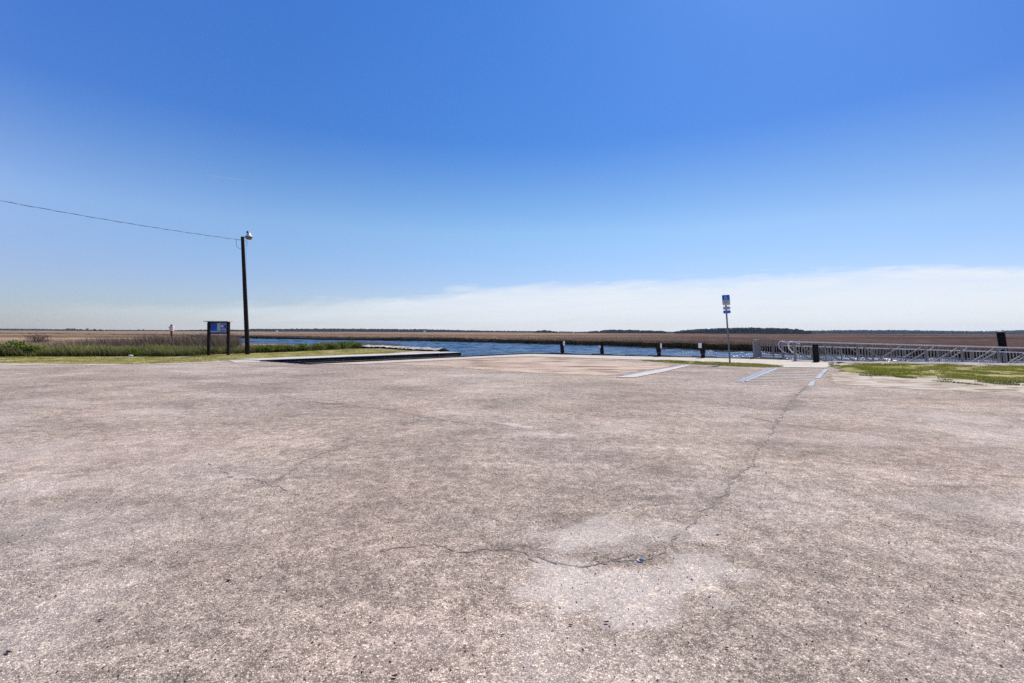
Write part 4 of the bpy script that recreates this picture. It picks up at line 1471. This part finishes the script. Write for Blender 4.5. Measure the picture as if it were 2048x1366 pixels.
# pale concrete block at the end of the walkway
b = P(1665, 731.2)
bm = bmesh.new()
add_box(bm, (0, 0, .055), (.12, .22, .11)); add_box(bm, (-.02, 0, .15), (.18, .26, .08))
bevel(bm, .015, 2)
o = bm_obj('concrete_block', bm, simple('cream_concrete', (.85, .76, .60), .85, .08, 12)); o.location = (b.x, b.y + .1, .01)
o.rotation_euler = (0, 0, .1)
tag(o, 'small pale stepped concrete block at the right end of the walkway', 'block')

# ------------------------------------------------------------------ landing railing
def project_x(p):
    d = Vector(p) - _O
    f = d.dot(_CF)
    return 1024 + d.dot(_CR) / f * FPX


def on_line(A, g, px, z=.5):
    lo, hi = -5.0, 20.0
    for _ in range(50):
        m = (lo + hi) / 2
        q = A + g * m
        if project_x((q.x, q.y, z)) < px: lo = m
        else: hi = m
    return (lo + hi) / 2


def lean(p, z): return Vector((p[0] - LEAN * z, p[1], z))


def balusters(bm, A, B, z0, z1, sp, w=.022):
    A = Vector(A); B = Vector(B); L = (B - A).length
    k = max(1, int(L / sp))
    for i in range(1, k):
        q = A.lerp(B, i / k)
        add_bar(bm, lean(q, z0 + q[2] if len(q) > 2 else z0), lean(q, z1 + q[2] if len(q) > 2 else z1), w)


c0 = P(1508.5, 717.8).xy; c1_ = P(1522, 714.6).xy
c2 = PY(1592, 720.4, 28.6).xy
c2 = Vector((c2.x, c1_.y - .55))
rl = empty('landing_railing', (0, 0, 0), 'grey metal baluster railing enclosing the landing left of the gangway', 'railing')
HR = 1.05
bm = bmesh.new()
bm.free()
for q, w_ in ((c0, .07), (c1_, .07), (c1_.lerp(c2, .5), .05)):
    bm = bmesh.new(); add_bar(bm, lean(q, -.1), lean(q, HR + .02), w_); bm_obj('rail_post', bm, M_ALU, rl)
bm = bmesh.new()
add_bar(bm, lean(c0, HR + .05), lean(c1_, HR + .05), .09, .05); add_bar(bm, lean(c1_, HR + .05), lean(c2, HR), .06, .05)
add_bar(bm, lean(c1_, HR - .2), lean(c2, HR - .22), .035, .035); add_bar(bm, lean(c0, HR - .2), lean(c1_, HR - .2), .06, .04)
bm_obj('top_rail', bm, M_ALU, rl)
bm = bmesh.new()
add_bar(bm, lean(c0, .06), lean(c1_, .06), .05, .06); add_bar(bm, lean(c1_, .12), lean(c2, .12), .035, .04); add_bar(bm, lean(c1_, -.02), lean(c2, -.02), .06, .08)
bm_obj('bottom_rail', bm, M_ALU, rl)
bm = bmesh.new(); balusters(bm, (*c1_, 0), (*c2, 0), .12, HR - .2, .118)
bm_obj('baluster_panel', bm, M_BAL, rl)
bm = bmesh.new()
k = 16
for i in range(1, k):
    q = c0.lerp(c1_, i / k); add_bar(bm, lean(q, .06), lean(q, HR - .18), .05)
bm_obj('end_panel', bm, M_ALU, rl)
bm = bmesh.new()
dck = [c0, c1_, c2, P(1592, 721.6).xy]
vs = [bm.verts.new((v.x, v.y, -.06)) for v in dck]; f = bm.faces.new(vs)
r_ = bmesh.ops.extrude_face_region(bm, geom=[f])
for v in r_['geom']:
    if isinstance(v, bmesh.types.BMVert): v.co.z -= .1
bmesh.ops.recalc_face_normals(bm, faces=bm.faces)
bm_obj('deck', bm, M_ALU, rl)

# ------------------------------------------------------------------ gangway
GA = P(1590, 722.3).xy
gB = PY(2048, 732, 24.2).xy
g = (gB - GA).normalized()
gn = Vector((-g.y, g.x))
SL = -.022
gw = empty('gangway', (GA.x, GA.y, 0), 'long weathered aluminium gangway with truss sides and baluster railings over the water', 'gangway')
GO = Vector((GA.x, GA.y, 0))


def gp(t, z, off=0.0):
    q = GA + g * t + gn * off
    return Vector((q.x - LEAN * z, q.y, z + SL * t)) - GO


Lg = 15.5
ts = [on_line(GA, g, px) for px in (1590, 1652, 1716, 1783, 1853, 1925, 1997)]
while ts[-1] < Lg - 1: ts.append(ts[-1] + (ts[-1] - ts[-2]))
ts = [t for t in ts if t <= Lg]
WID = 1.75
TOP = 1.04
for off, nm in ((0, 'near'), (WID, 'far')):
    bm = bmesh.new(); add_bar(bm, gp(-.02, TOP, off), gp(ts[-1] + .05, TOP, off), .085, .055); bm_obj('top_chord', bm, M_ALUSUN, gw)
    bm = bmesh.new(); add_bar(bm, gp(-.02, -.03, off), gp(ts[-1] + .05, -.03, off), .085, .13); bm_obj('bottom_chord', bm, M_ALU, gw)
    io = off + (.09 if off == 0 else -.09)
    bm = bmesh.new(); add_bar(bm, gp(.05, TOP - .235, io), gp(ts[-1], TOP - .235, io), .055, .03); bm_obj('handrail', bm, M_ALUSUN, gw)
    bm = bmesh.new(); add_bar(bm, gp(.05, .11, io), gp(ts[-1], .11, io), .03, .04); bm_obj('toe_rail', bm, M_ALU, gw)
    for i, t in enumerate(ts):
        bm = bmesh.new(); add_bar(bm, gp(t, -.02, off), gp(t, TOP - .03, off), .06 if i not in (0,) else .09)
        bm_obj('truss_post', bm, M_ALU, gw)
        bm = bmesh.new(); add_box(bm, gp(t, TOP - .09, off) + Vector((0, -.045 if off == 0 else .045, 0)), (.15, .012, .09)); bm_obj('gusset_plate', bm, M_ALU, gw)
    for i in range(len(ts) - 1):
        bm = bmesh.new()
        a, b2 = ts[i], ts[i + 1]
        if i < 3: add_bar(bm, gp(a + .12, TOP - .06, off), gp(b2 - .06, .02, off), .055)
        else: add_bar(bm, gp(a + .06, .02, off), gp(b2 - .12, TOP - .06, off), .055)
        bm_obj('truss_diagonal', bm, M_ALU, gw)
        bm = bmesh.new()
        k = max(2, int((b2 - a) / .135))
        for j in range(1, k):
            t = a + (b2 - a) * j / k
            add_bar(bm, gp(t, .11, io), gp(t, TOP - .26, io), .017)
        bm_obj('baluster_panel', bm, M_BAL, gw)
bm = bmesh.new()
v = [gp(0, .0, .05), gp(ts[-1], .0, .05), gp(ts[-1], .0, WID - .05), gp(0, .0, WID - .05)]
lo_ = [bm.verts.new(p) for p in v]; hi_ = [bm.verts.new(p + Vector((0, 0, .05))) for p in v]
bm.faces.new(lo_[::-1]); bm.faces.new(hi_)
for i in range(4): bm.faces.new((lo_[i], lo_[(i + 1) % 4], hi_[(i + 1) % 4], hi_[i]))
bm_obj('deck', bm, M_ALU, gw)
# looped handrail ends at the entrance
for off in (.12, WID - .12):
    bm = bmesh.new()
    pts = [gp(.35, TOP - .12, off), gp(.0, TOP - .04, off), gp(-.10, TOP - .0, off), gp(-.20, TOP - .07, off), gp(-.24, TOP - .2, off), gp(-.20, TOP - .38, off), gp(-.06, TOP - .55, off), gp(.22, TOP - .72, off)]
    add_tube(bm, pts, .038 if off < 1 else .02, 8)
    bm_obj('handrail_loop', bm, M_ALUSUN, gw, True)

# ------------------------------------------------------------------ far woods
def ico_unit():
    bm = bmesh.new(); bmesh.ops.create_icosphere(bm, subdivisions=2, radius=1)
    v = np.array([x.co[:] for x in bm.verts]); f = np.array([[q.index for q in x.verts] for x in bm.faces]); bm.free()
    return v, f


IV, IF = ico_unit()


def wood(name, label, x0, x1, Y, prof, n, cols, rad=4.5, depth=60, gaps=0.0, trunk=False, base_z=-.8, kind='stuff', parent=None):
    """mass of crowns; prof(x) gives the height of the wood in metres"""
    vs, fs, cs = [], [], []
    o = 0
    for i in range(n):
        x = RNG.uniform(x0, x1); y = Y + RNG.uniform(0, depth)
        Hh = prof(x) * RNG.uniform(.86, 1.06)
        if Hh < .6: continue
        r = min(rad, Hh * .55) * RNG.uniform(.7, 1.2)
        zc = Hh - r * .8
        nl = 1 + int(Hh / (r * 1.3)) if not trunk else 1
        for j in range(nl):
            zz = zc - j * r * 1.1
            if zz < 0 and j: break
            jit = 1 + RNG.normal(0, .16, len(IV))
            v = IV * jit[:, None] * np.array([r * RNG.uniform(.9, 1.4), r, r * (.85 if not trunk else .55)]) + np.array([x + RNG.normal(0, r * .25), y, zz + base_z])
            vs.append(v); fs.append(IF + o); o += len(IV)
            c = cols[RNG.integers(len(cols))]
            cs.append(np.tile(np.array(c), (len(IV), 1)) * RNG.uniform(.75, 1.2))
        if trunk:
            w = .35
            v = np.array([[x - w, y, base_z - 1], [x + w, y, base_z - 1], [x, y + w, base_z - 1], [x - w * .6, y, base_z + zc], [x + w * .6, y, base_z + zc], [x, y + w * .6, base_z + zc]])
            vs.append(v); fs.append(np.array([[0, 1, 4], [0, 4, 3], [1, 2, 5], [1, 5, 4], [2, 0, 3], [2, 3, 5]]) + o); o += 6
            cs.append(np.tile(np.array([[.05, .045, .05]]), (6, 1)))
    ob = np_mesh(name, np.concatenate(vs), np.concatenate(fs), 3, np.concatenate(cs), M_TREE, parent)
    if label: tag(ob, label, 'trees', kind=kind)
    return ob


def prof_px(pts, Y, foot=666.0):
    """height profile given as seen (x, y top) turned into metres above the marsh at distance Y"""
    xs = [PY(p[0], p[1], Y).x for p in pts]; hs = [PY(p[0], p[1], Y).z + .8 for p in pts]
    return lambda x: float(np.interp(x, xs, hs, left=0, right=0))


DK = [(.010, .020, .022), (.015, .028, .027), (.008, .015, .018), (.022, .036, .028)]


def xr(px0, px1, Y): return PY(px0, 660, Y).x, PY(px1, 660, Y).x


Yf = 1900
pf = prof_px([(-200, 656.6), (0, 657.4), (80, 658.2), (120, 659.2), (340, 660.2), (420, 658.8), (480, 660), (500, 657.8), (560, 658), (630, 657.3), (700, 657.8), (760, 658), (800, 658.6), (870, 659.2), (930, 660.8), (960, 661.2)], Yf)
wood('far_wood', 'low dark line of woods along the left horizon', *xr(-200, 960, Yf), Yf, lambda x: pf(x), 2200, DK, 7, 120)
Yf2 = 2100
pf2 = prof_px([(940, 661.3), (1000, 661.6), (1100, 662.6), (1180, 663.6), (1400, 663.4), (1600, 662.0), (1700, 660.6), (1800, 660.2), (1900, 661.8), (1990, 663), (2048, 661.5), (2100, 660), (2300, 660)], Yf2)
wood('far_wood', 'blue grey line of woods along the middle and right horizon', *xr(940, 2300, Yf2), Yf2, lambda x: pf2(x), 2200, DK, 7, 120)
Yi = 1300
pi_ = prof_px([(1066, 665), (1078, 661), (1090, 660.5), (1105, 662), (1118, 664.5)], Yi)
wood('wooded_island', 'small dark wooded hump on the horizon left of the pines', *xr(1066, 1118, Yi), Yi, lambda x: pi_(x), 60, DK, 5, 30)
pi2 = prof_px([(1172, 662.8), (1200, 660.5), (1222, 658.6), (1250, 658.6), (1290, 659.6), (1325, 660.8), (1338, 662)], Yi)
wood('pine_island', 'thin row of pines with sky showing under their crowns', *xr(1172, 1338, Yi), Yi, lambda x: pi2(x), 120, DK, 5, 30, trunk=True)
wood('pine_island', 'low undergrowth beneath the row of pines', *xr(1180, 1338, Yi), Yi + 10, lambda x: pi2(x) * .52, 130, DK, 4, 30)
Yh = 1050
pi3 = prof_px([(1366, 663), (1376, 661.2), (1395, 659.5), (1420, 657.8), (1450, 656.6), (1480, 655.8), (1520, 655.8), (1560, 656.5), (1590, 657.5), (1605, 660), (1625, 662.5)], Yh)
wood('near_wood', 'larger dark wood rising behind the parking sign', *xr(1366, 1625, Yh), Yh, lambda x: pi3(x), 420, DK, 4.5, 60)

# single small trees standing out of the marsh on the left
Yt = 1000
tree_px = [(123, 4.4, 3.4), (132, 4.2, 3.4), (141, 4.0, 3.2), (150, 4.2, 3.0), (161, 3.2, 4.2), (167, 3.0, 4.0), (176, 4.2, 3.4), (183, 4.0, 3.2), (193, 3.4, 5), (201, 3.0, 5), (272, 3.2, 2.4), (280, 3.2, 2.4)]
lbls = ['leftmost of the tiny trees standing on the left horizon', 'second tiny tree from the left on the horizon', 'third tiny tree from the left on the horizon', 'fourth tiny tree from the left on the horizon',
        'fifth low wide tiny tree on the left horizon', 'sixth low wide tiny tree on the left horizon', 'seventh tiny tree, taller and domed', 'eighth tiny tree beside the seventh', 'ninth tiny tree, flat and wide',
        'tenth tiny tree, the flat one ending the long row', 'left tree of the lone pair on the horizon', 'right tree of the lone pair on the horizon']
M_BARK = simple('far_bark', (.05, .045, .045), .9, .2, 1)
for (px, hpx, wpx), lb in zip(tree_px, lbls):
    u = Yt / FPX
    base_ = PY(px, 664, Yt)
    root = empty('small_tree', (base_.x, Yt + random.uniform(-15, 15), -.8), lb, 'tree', 'tiny trees on the left horizon')
    H = (hpx * 1.15 + 1.4) * u
    vs, fs = [], []
    for j in range(7):
        r = wpx * u * .36 * random.uniform(.8, 1.2)
        v = IV * (1 + RNG.normal(0, .18, len(IV)))[:, None] * np.array([r, r, r * .7]) + np.array([random.uniform(-.5, .5) * wpx * u * .65, random.uniform(-1, 1), H - r * random.uniform(.6, 1.3)])
        vs.append(v); fs.append(IF + j * len(IV))
    np_mesh('crown', np.concatenate(vs), np.concatenate(fs), 3, np.tile(np.array([[.03, .045, .035]]), (7 * len(IV), 1)), M_TREE, root)
    bm = bmesh.new(); add_tube(bm, [(0, 0, -.5), (.1, 0, H * .4), (0, 0, H * .75)], [.28, .2, .1], 6)
    bm_obj('trunk', bm, M_BARK, root)

# two small white houses far off
for px, py, w, lb in ((553.5, 662.4, 3.2, 'tiny white house at the foot of the woods right of the lamp pole'), (849, 663.2, 4.0, 'tiny white house before the woods above the ramp wall')):
    Yh2 = 1500
    u = Yh2 / FPX
    c = PY(px, py, Yh2)
    root = empty('house', (c.x, Yh2, -.8), lb, 'house')
    ww = w * u
    zb = c.z + .8
    bm = bmesh.new(); add_box(bm, (0, 0, zb / 2 + .6), (ww, 5, zb + 1.2)); bm_obj('wall', bm, M_HOUSE, root)
    bm = bmesh.new()
    zt_ = zb + 1.2
    a = [bm.verts.new(p) for p in ((-ww / 2 - .3, -2.8, zt_), (ww / 2 + .3, -2.8, zt_), (ww / 2 + .3, 2.8, zt_), (-ww / 2 - .3, 2.8, zt_), (-ww / 2 - .3, 0, zt_ + 1.4), (ww / 2 + .3, 0, zt_ + 1.4))]
    for f in ((0, 1, 5, 4), (2, 3, 4, 5), (0, 4, 3), (1, 2, 5), (0, 3, 2, 1)): bm.faces.new([a[i] for i in f])
    bm_obj('roof', bm, M_ROOF, root)

# ------------------------------------------------------------------ litter on the pavement
leaves = [(457, 1161, 12, 3.5, M_LEAFDK, 'thin dark leaf on the left pavement beside a shorter one'), (521, 1154, 9, 3.5, M_LEAFDK, 'short dark leaf just right of the thin one on the left pavement'),
          (543, 1205, 8, 4, M_LEAFBR, 'small rusty leaf below the two dark ones on the left'), (200, 1241, 12, 4, M_LEAFDK, 'dark leaf on the pavement towards the lower left'),
          (16, 1306, 15, 6, M_LEAFDK, 'dark leaf at the far left edge of the pavement'), (789, 1354, 14, 9, M_LEAFBR, 'curled red brown leaf at the bottom edge of the photo'),
          (1213, 1245, 13, 9, M_LEAFBR, 'crumpled brown leaf below the pale patch'), (1435, 1068, 10, 3, M_LEAFDK, 'dark flat leaf right of the pale patch'),
          (1406, 1088, 7, 3, M_LEAFDK, 'tiny dark leaf left of the flat one beside the pale patch'), (1778, 1084, 8, 4, M_LEAFDK, 'lone dark leaf on the right half of the pavement'),
          (1454, 1296, 9, 6, M_LEAFDK, 'dark clump of leaf right of the crumpled brown one'), (930, 1293, 7, 6, M_LEAFBR, 'small brown leaf left of the crumpled one'),
          (120, 1108, 7, 4, M_LEAFBR, 'small orange brown leaf on the upper left pavement'), (1141, 1250, 11, 4, M_LEAFBR, 'flat brown leaf just left of the crumpled brown one'),
          (1004, 1270, 8, 4, M_LEAFDK, 'dark speck of leaf between the small brown leaf and the flat one'), (1840, 882, 6, 3, M_LEAFDK, 'small dark leaf near the upper right dark band')]
for i, (px, py, w, h, mat, lb) in enumerate(leaves):
    c = P(px, py)
    L = .85 * w * c.y / FPX
    bm = bmesh.new()
    nseg = 6
    vs = []
    for a in range(nseg + 1):
        t = a / nseg
        wd = math.sin(math.pi * (t * .92 + .04)) * L * random.uniform(.22, .32)
        z = .002 + .10 * L * (abs(t - .45) * 1.4) * h / 6
        vs.append([bm.verts.new(((t - .5) * L, s * wd, z + (abs(s) * .08 * L * h / 6))) for s in (-1, -.5, 0, .5, 1)])
    for r0_, r1_ in zip(vs, vs[1:]):
        for s in range(4): bm.faces.new((r0_[s], r1_[s], r1_[s + 1], r0_[s + 1]))
    o = bm_obj('fallen_leaf', bm, mat, None, True)
    o.location = (c.x, c.y, lot_z(c.x, c.y) + .003)
    o.rotation_euler = (0, 0, random.uniform(-.5, .5))
    tag(o, lb, 'leaf', 'dead leaves on the pavement')
c = P(1280, 1120.5)
bc = empty('bottle_cap', (c.x, c.y, lot_z(c.x, c.y)), 'small blue and white bottle cap lying on the pavement crack', 'bottle cap')
s = 5.2 * c.y / FPX
bm = bmesh.new(); add_lathe(bm, (-s * .15, 0, .001), [(s * .95, 0), (s * 1.05, .004), (s * .95, .009), (s * .55, .009), (s * .5, .005)], 18)
bm_obj('rim', bm, simple('cap_white', (.72, .70, .78), .4, .05, 30), bc, True)
bm = bmesh.new(); add_lathe(bm, (s * .55, -s * .25, .009), [(s * .55, 0), (s * .5, .012), (s * .1, .013)], 14)
bm_obj('blue_ring', bm, M_CAPBL, bc, True)
bm = bmesh.new(); add_lathe(bm, (-s * .15, 0, .010), [(s * .45, 0), (s * .4, .003), (s * .1, .004)], 14)
bm_obj('dark_inset', bm, M_INK, bc, True)
# pale litter at the edge of the tall grass
c = P(264, 713.6)
bm = bmesh.new(); bmesh.ops.create_icosphere(bm, subdivisions=2, radius=1)
for v in bm.verts:
    v.co = Vector((v.co.x * .13, v.co.y * .08, v.co.z * .06)) * (1 + .5 * mnoise.noise(v.co * 2.3))
o = bm_obj('plastic_bag', bm, simple('pale_plastic', (.55, .66, .70), .4, .1, 10)); o.location = (c.x, c.y - .1, .07)
tag(o, 'crumpled pale bluish plastic bag at the edge of the tall grass', 'bag')
c = P(17, 713)
bm = bmesh.new(); bmesh.ops.create_icosphere(bm, subdivisions=2, radius=1)
for v in bm.verts:
    v.co = Vector((v.co.x * .10, v.co.y * .08, v.co.z * .07)) * (1 + .5 * mnoise.noise(v.co * 2.1 + Vector((3, 1, 2))))
o = bm_obj('pale_stone', bm, M_CONCW); o.location = (c.x, c.y - .15, .06)
tag(o, 'small pale stone at the foot of the large green bush', 'stone')

# ------------------------------------------------------------------ light
SUN_EL = R(50)
SUN_AZ = R(37)       # to the right of straight ahead
sun_dir = Vector((math.sin(SUN_AZ) * math.cos(SUN_EL), math.cos(SUN_AZ) * math.cos(SUN_EL), math.sin(SUN_EL)))
sl = bpy.data.lights.new('sun', 'SUN')
sl.energy = 4.7
sl.angle = R(.53)
sl.color = (1.0, .94, .85)
so = bpy.data.objects.new('sun', sl)
so.rotation_euler = (-sun_dir).to_track_quat('-Z', 'Y').to_euler()
so.location = (0, 0, 30)
COL.objects.link(so)

w = bpy.data.worlds.new('World')
scene.world = w
w.use_nodes = True
nt = w.node_tree
bg = nt.nodes['Background']
sky = nt.nodes.new('ShaderNodeTexSky')
sky.sky_type = 'NISHITA'
sky.sun_disc = False
sky.sun_elevation = SUN_EL
sky.sun_rotation = SUN_AZ
sky.air_density = 1.0
sky.dust_density = .25
sky.ozone_density = 3.5
hs = nt.nodes.new('ShaderNodeHueSaturation')
hs.inputs['Saturation'].default_value = 1.15
hs.inputs['Value'].default_value = 1.0
nt.links.new(sky.outputs[0], hs.inputs['Color'])
# thin cloud bank low in the sky, higher towards the right
tc = nt.nodes.new('ShaderNodeTexCoord')
sx_ = nt.nodes.new('ShaderNodeSeparateXYZ')
nt.links.new(tc.outputs['Generated'], sx_.inputs[0])
X, Y, Z = sx_.outputs
az = math_n(nt, 'DIVIDE', X, math_n(nt, 'MAXIMUM', Y, .05))       # tangent of the bearing
el = math_n(nt, 'DIVIDE', Z, math_n(nt, 'MAXIMUM', Y, .05))
mp = nt.nodes.new('ShaderNodeCombineXYZ')
nt.links.new(math_n(nt, 'MULTIPLY', az, 1.0), mp.inputs[0])
nt.links.new(math_n(nt, 'MULTIPLY', math_n(nt, 'SUBTRACT', el, math_n(nt, 'MULTIPLY', az, .05)), 7.0), mp.inputs[1])
nz = noise_n(nt, mp.outputs[0], 2.6, 8, .58, .35)
nz2 = noise_n(nt, mp.outputs[0], 7.5, 6, .6, .4)
# upper edge of the bank
edge = ramp(nt, math_n(nt, 'ADD', math_n(nt, 'MULTIPLY', az, .25), .5), [(.30, .045), (.365, .058), (.39, .068), (.4425, .072), (.494, .092), (.545, .104), (.5975, .119), (.675, .125), (.765, .142), (.9, .15)])
e_ = math_n(nt, 'SUBTRACT', edge, el)
e_ = math_n(nt, 'ADD', e_, math_n(nt, 'MULTIPLY', math_n(nt, 'SUBTRACT', nz, .5), .085))
e_ = math_n(nt, 'ADD', e_, math_n(nt, 'MULTIPLY', math_n(nt, 'SUBTRACT', nz2, .5), .04))
cm = ramp(nt, math_n(nt, 'ADD', math_n(nt, 'MULTIPLY', e_, 10.0), .5), [(.42, .0), (.52, .45), (.66, .92), (1.0, .95)])
str_ = ramp(nt, math_n(nt, 'ADD', math_n(nt, 'MULTIPLY', az, .25), .5), [(.24, .0), (.32, .30), (.42, .75), (.55, 1.0), (.8, 1.0)])
mp3 = nt.nodes.new('ShaderNodeCombineXYZ')
nt.links.new(az, mp3.inputs[0]); nt.links.new(math_n(nt, 'MULTIPLY', math_n(nt, 'SUBTRACT', el, math_n(nt, 'MULTIPLY', az, .06)), 13.0), mp3.inputs[1])
nz3 = noise_n(nt, mp3.outputs[0], 1.7, 7, .62, .8)
tex = math_n(nt, 'MULTIPLY', ramp(nt, nz2, [(.3, .84), (.6, 1.0)]), ramp(nt, nz3, [(.33, .70), (.55, 1.0)]))
cf = math_n(nt, 'MULTIPLY', math_n(nt, 'MULTIPLY', cm, str_), tex)
tint = ramp(nt, Z, [(.0, (.78, .80, 1.02)), (.10, (.95, .90, 1.07)), (.20, (1.10, 1.10, 1.10)), (.27, (.88, .99, 1.09)), (.37, (.50, .79, 1.13)), (.56, (.52, .88, 1.28)), (1.0, (.5, .9, 1.3))])
tint2 = ramp(nt, math_n(nt, 'ADD', math_n(nt, 'MULTIPLY', az, .25), .5), [(.20, (1.75, 1.30, 1.30)), (.25, (1.45, 1.22, 1.25)), (.38, (1.12, 1.06, 1.08)), (.5, (1.0, 1.0, 1.0)), (.62, (.96, .93, .95)), (.78, (.86, .82, .88))])
blue = mix(nt, 1.0, hs.outputs[0], tint, 'MULTIPLY')
blue = mix(nt, ramp(nt, Z, [(.05, .0), (.22, 1.0)]), blue, mix(nt, 1.0, blue, tint2, 'MULTIPLY'))
cloud = mix(nt, cf, blue, (7.9, 8.3, 8.8))
nt.links.new(cloud, bg.inputs['Color'])
bg.inputs['Strength'].default_value = .10

scene.view_settings.view_transform = 'Standard'
scene.view_settings.look = 'None'
scene.view_settings.exposure = 0.12
scene.view_settings.gamma = 1.0
scene.cycles.use_adaptive_sampling = True
scene.cycles.max_bounces = 6
scene.cycles.use_denoising = False
scene.cycles.volume_bounces = 0
scene.cycles.transparent_max_bounces = 12

# ------------------------------------------------------------------ air between here and the far woods
bm = bmesh.new()
add_box(bm, (0, 1400, 28), (7000, 3400, 63))
mh = bpy.data.materials.new('haze_air')
mh.use_nodes = True
hnt = mh.node_tree
hnt.nodes.clear()
ho = hnt.nodes.new('ShaderNodeOutputMaterial')
hv = hnt.nodes.new('ShaderNodeVolumePrincipled')
hv.inputs['Color'].default_value = (.72, .84, 1.0, 1)
hv.inputs['Density'].default_value = .00008
hnt.links.new(hv.outputs[0], ho.inputs['Volume'])
hz = bm_obj('haze', bm, mh)
tag(hz, 'thin pale air haze over the marsh', 'haze', kind='stuff')

# old vapour trail high over the left
p0, p1 = PY(412, 350, 7000), PY(491, 361, 7000)
bm = bmesh.new()
add_tube(bm, [p0.lerp(p1, i / 10) for i in range(11)], [1.5, 3, 4, 5, 5, 4.5, 4.5, 4, 3.5, 3, 1], 8)
mt = bpy.data.materials.new('vapour'); mt.use_nodes = True
vb = mt.node_tree.nodes['Principled BSDF']; vb.inputs['Base Color'].default_value = (.9, .9, .92, 1); vb.inputs['Alpha'].default_value = .35; vb.inputs['Roughness'].default_value = 1
tag(bm_obj('vapour_trail', bm, mt), 'short faint vapour trail high in the blue sky', 'vapour trail', kind='stuff')
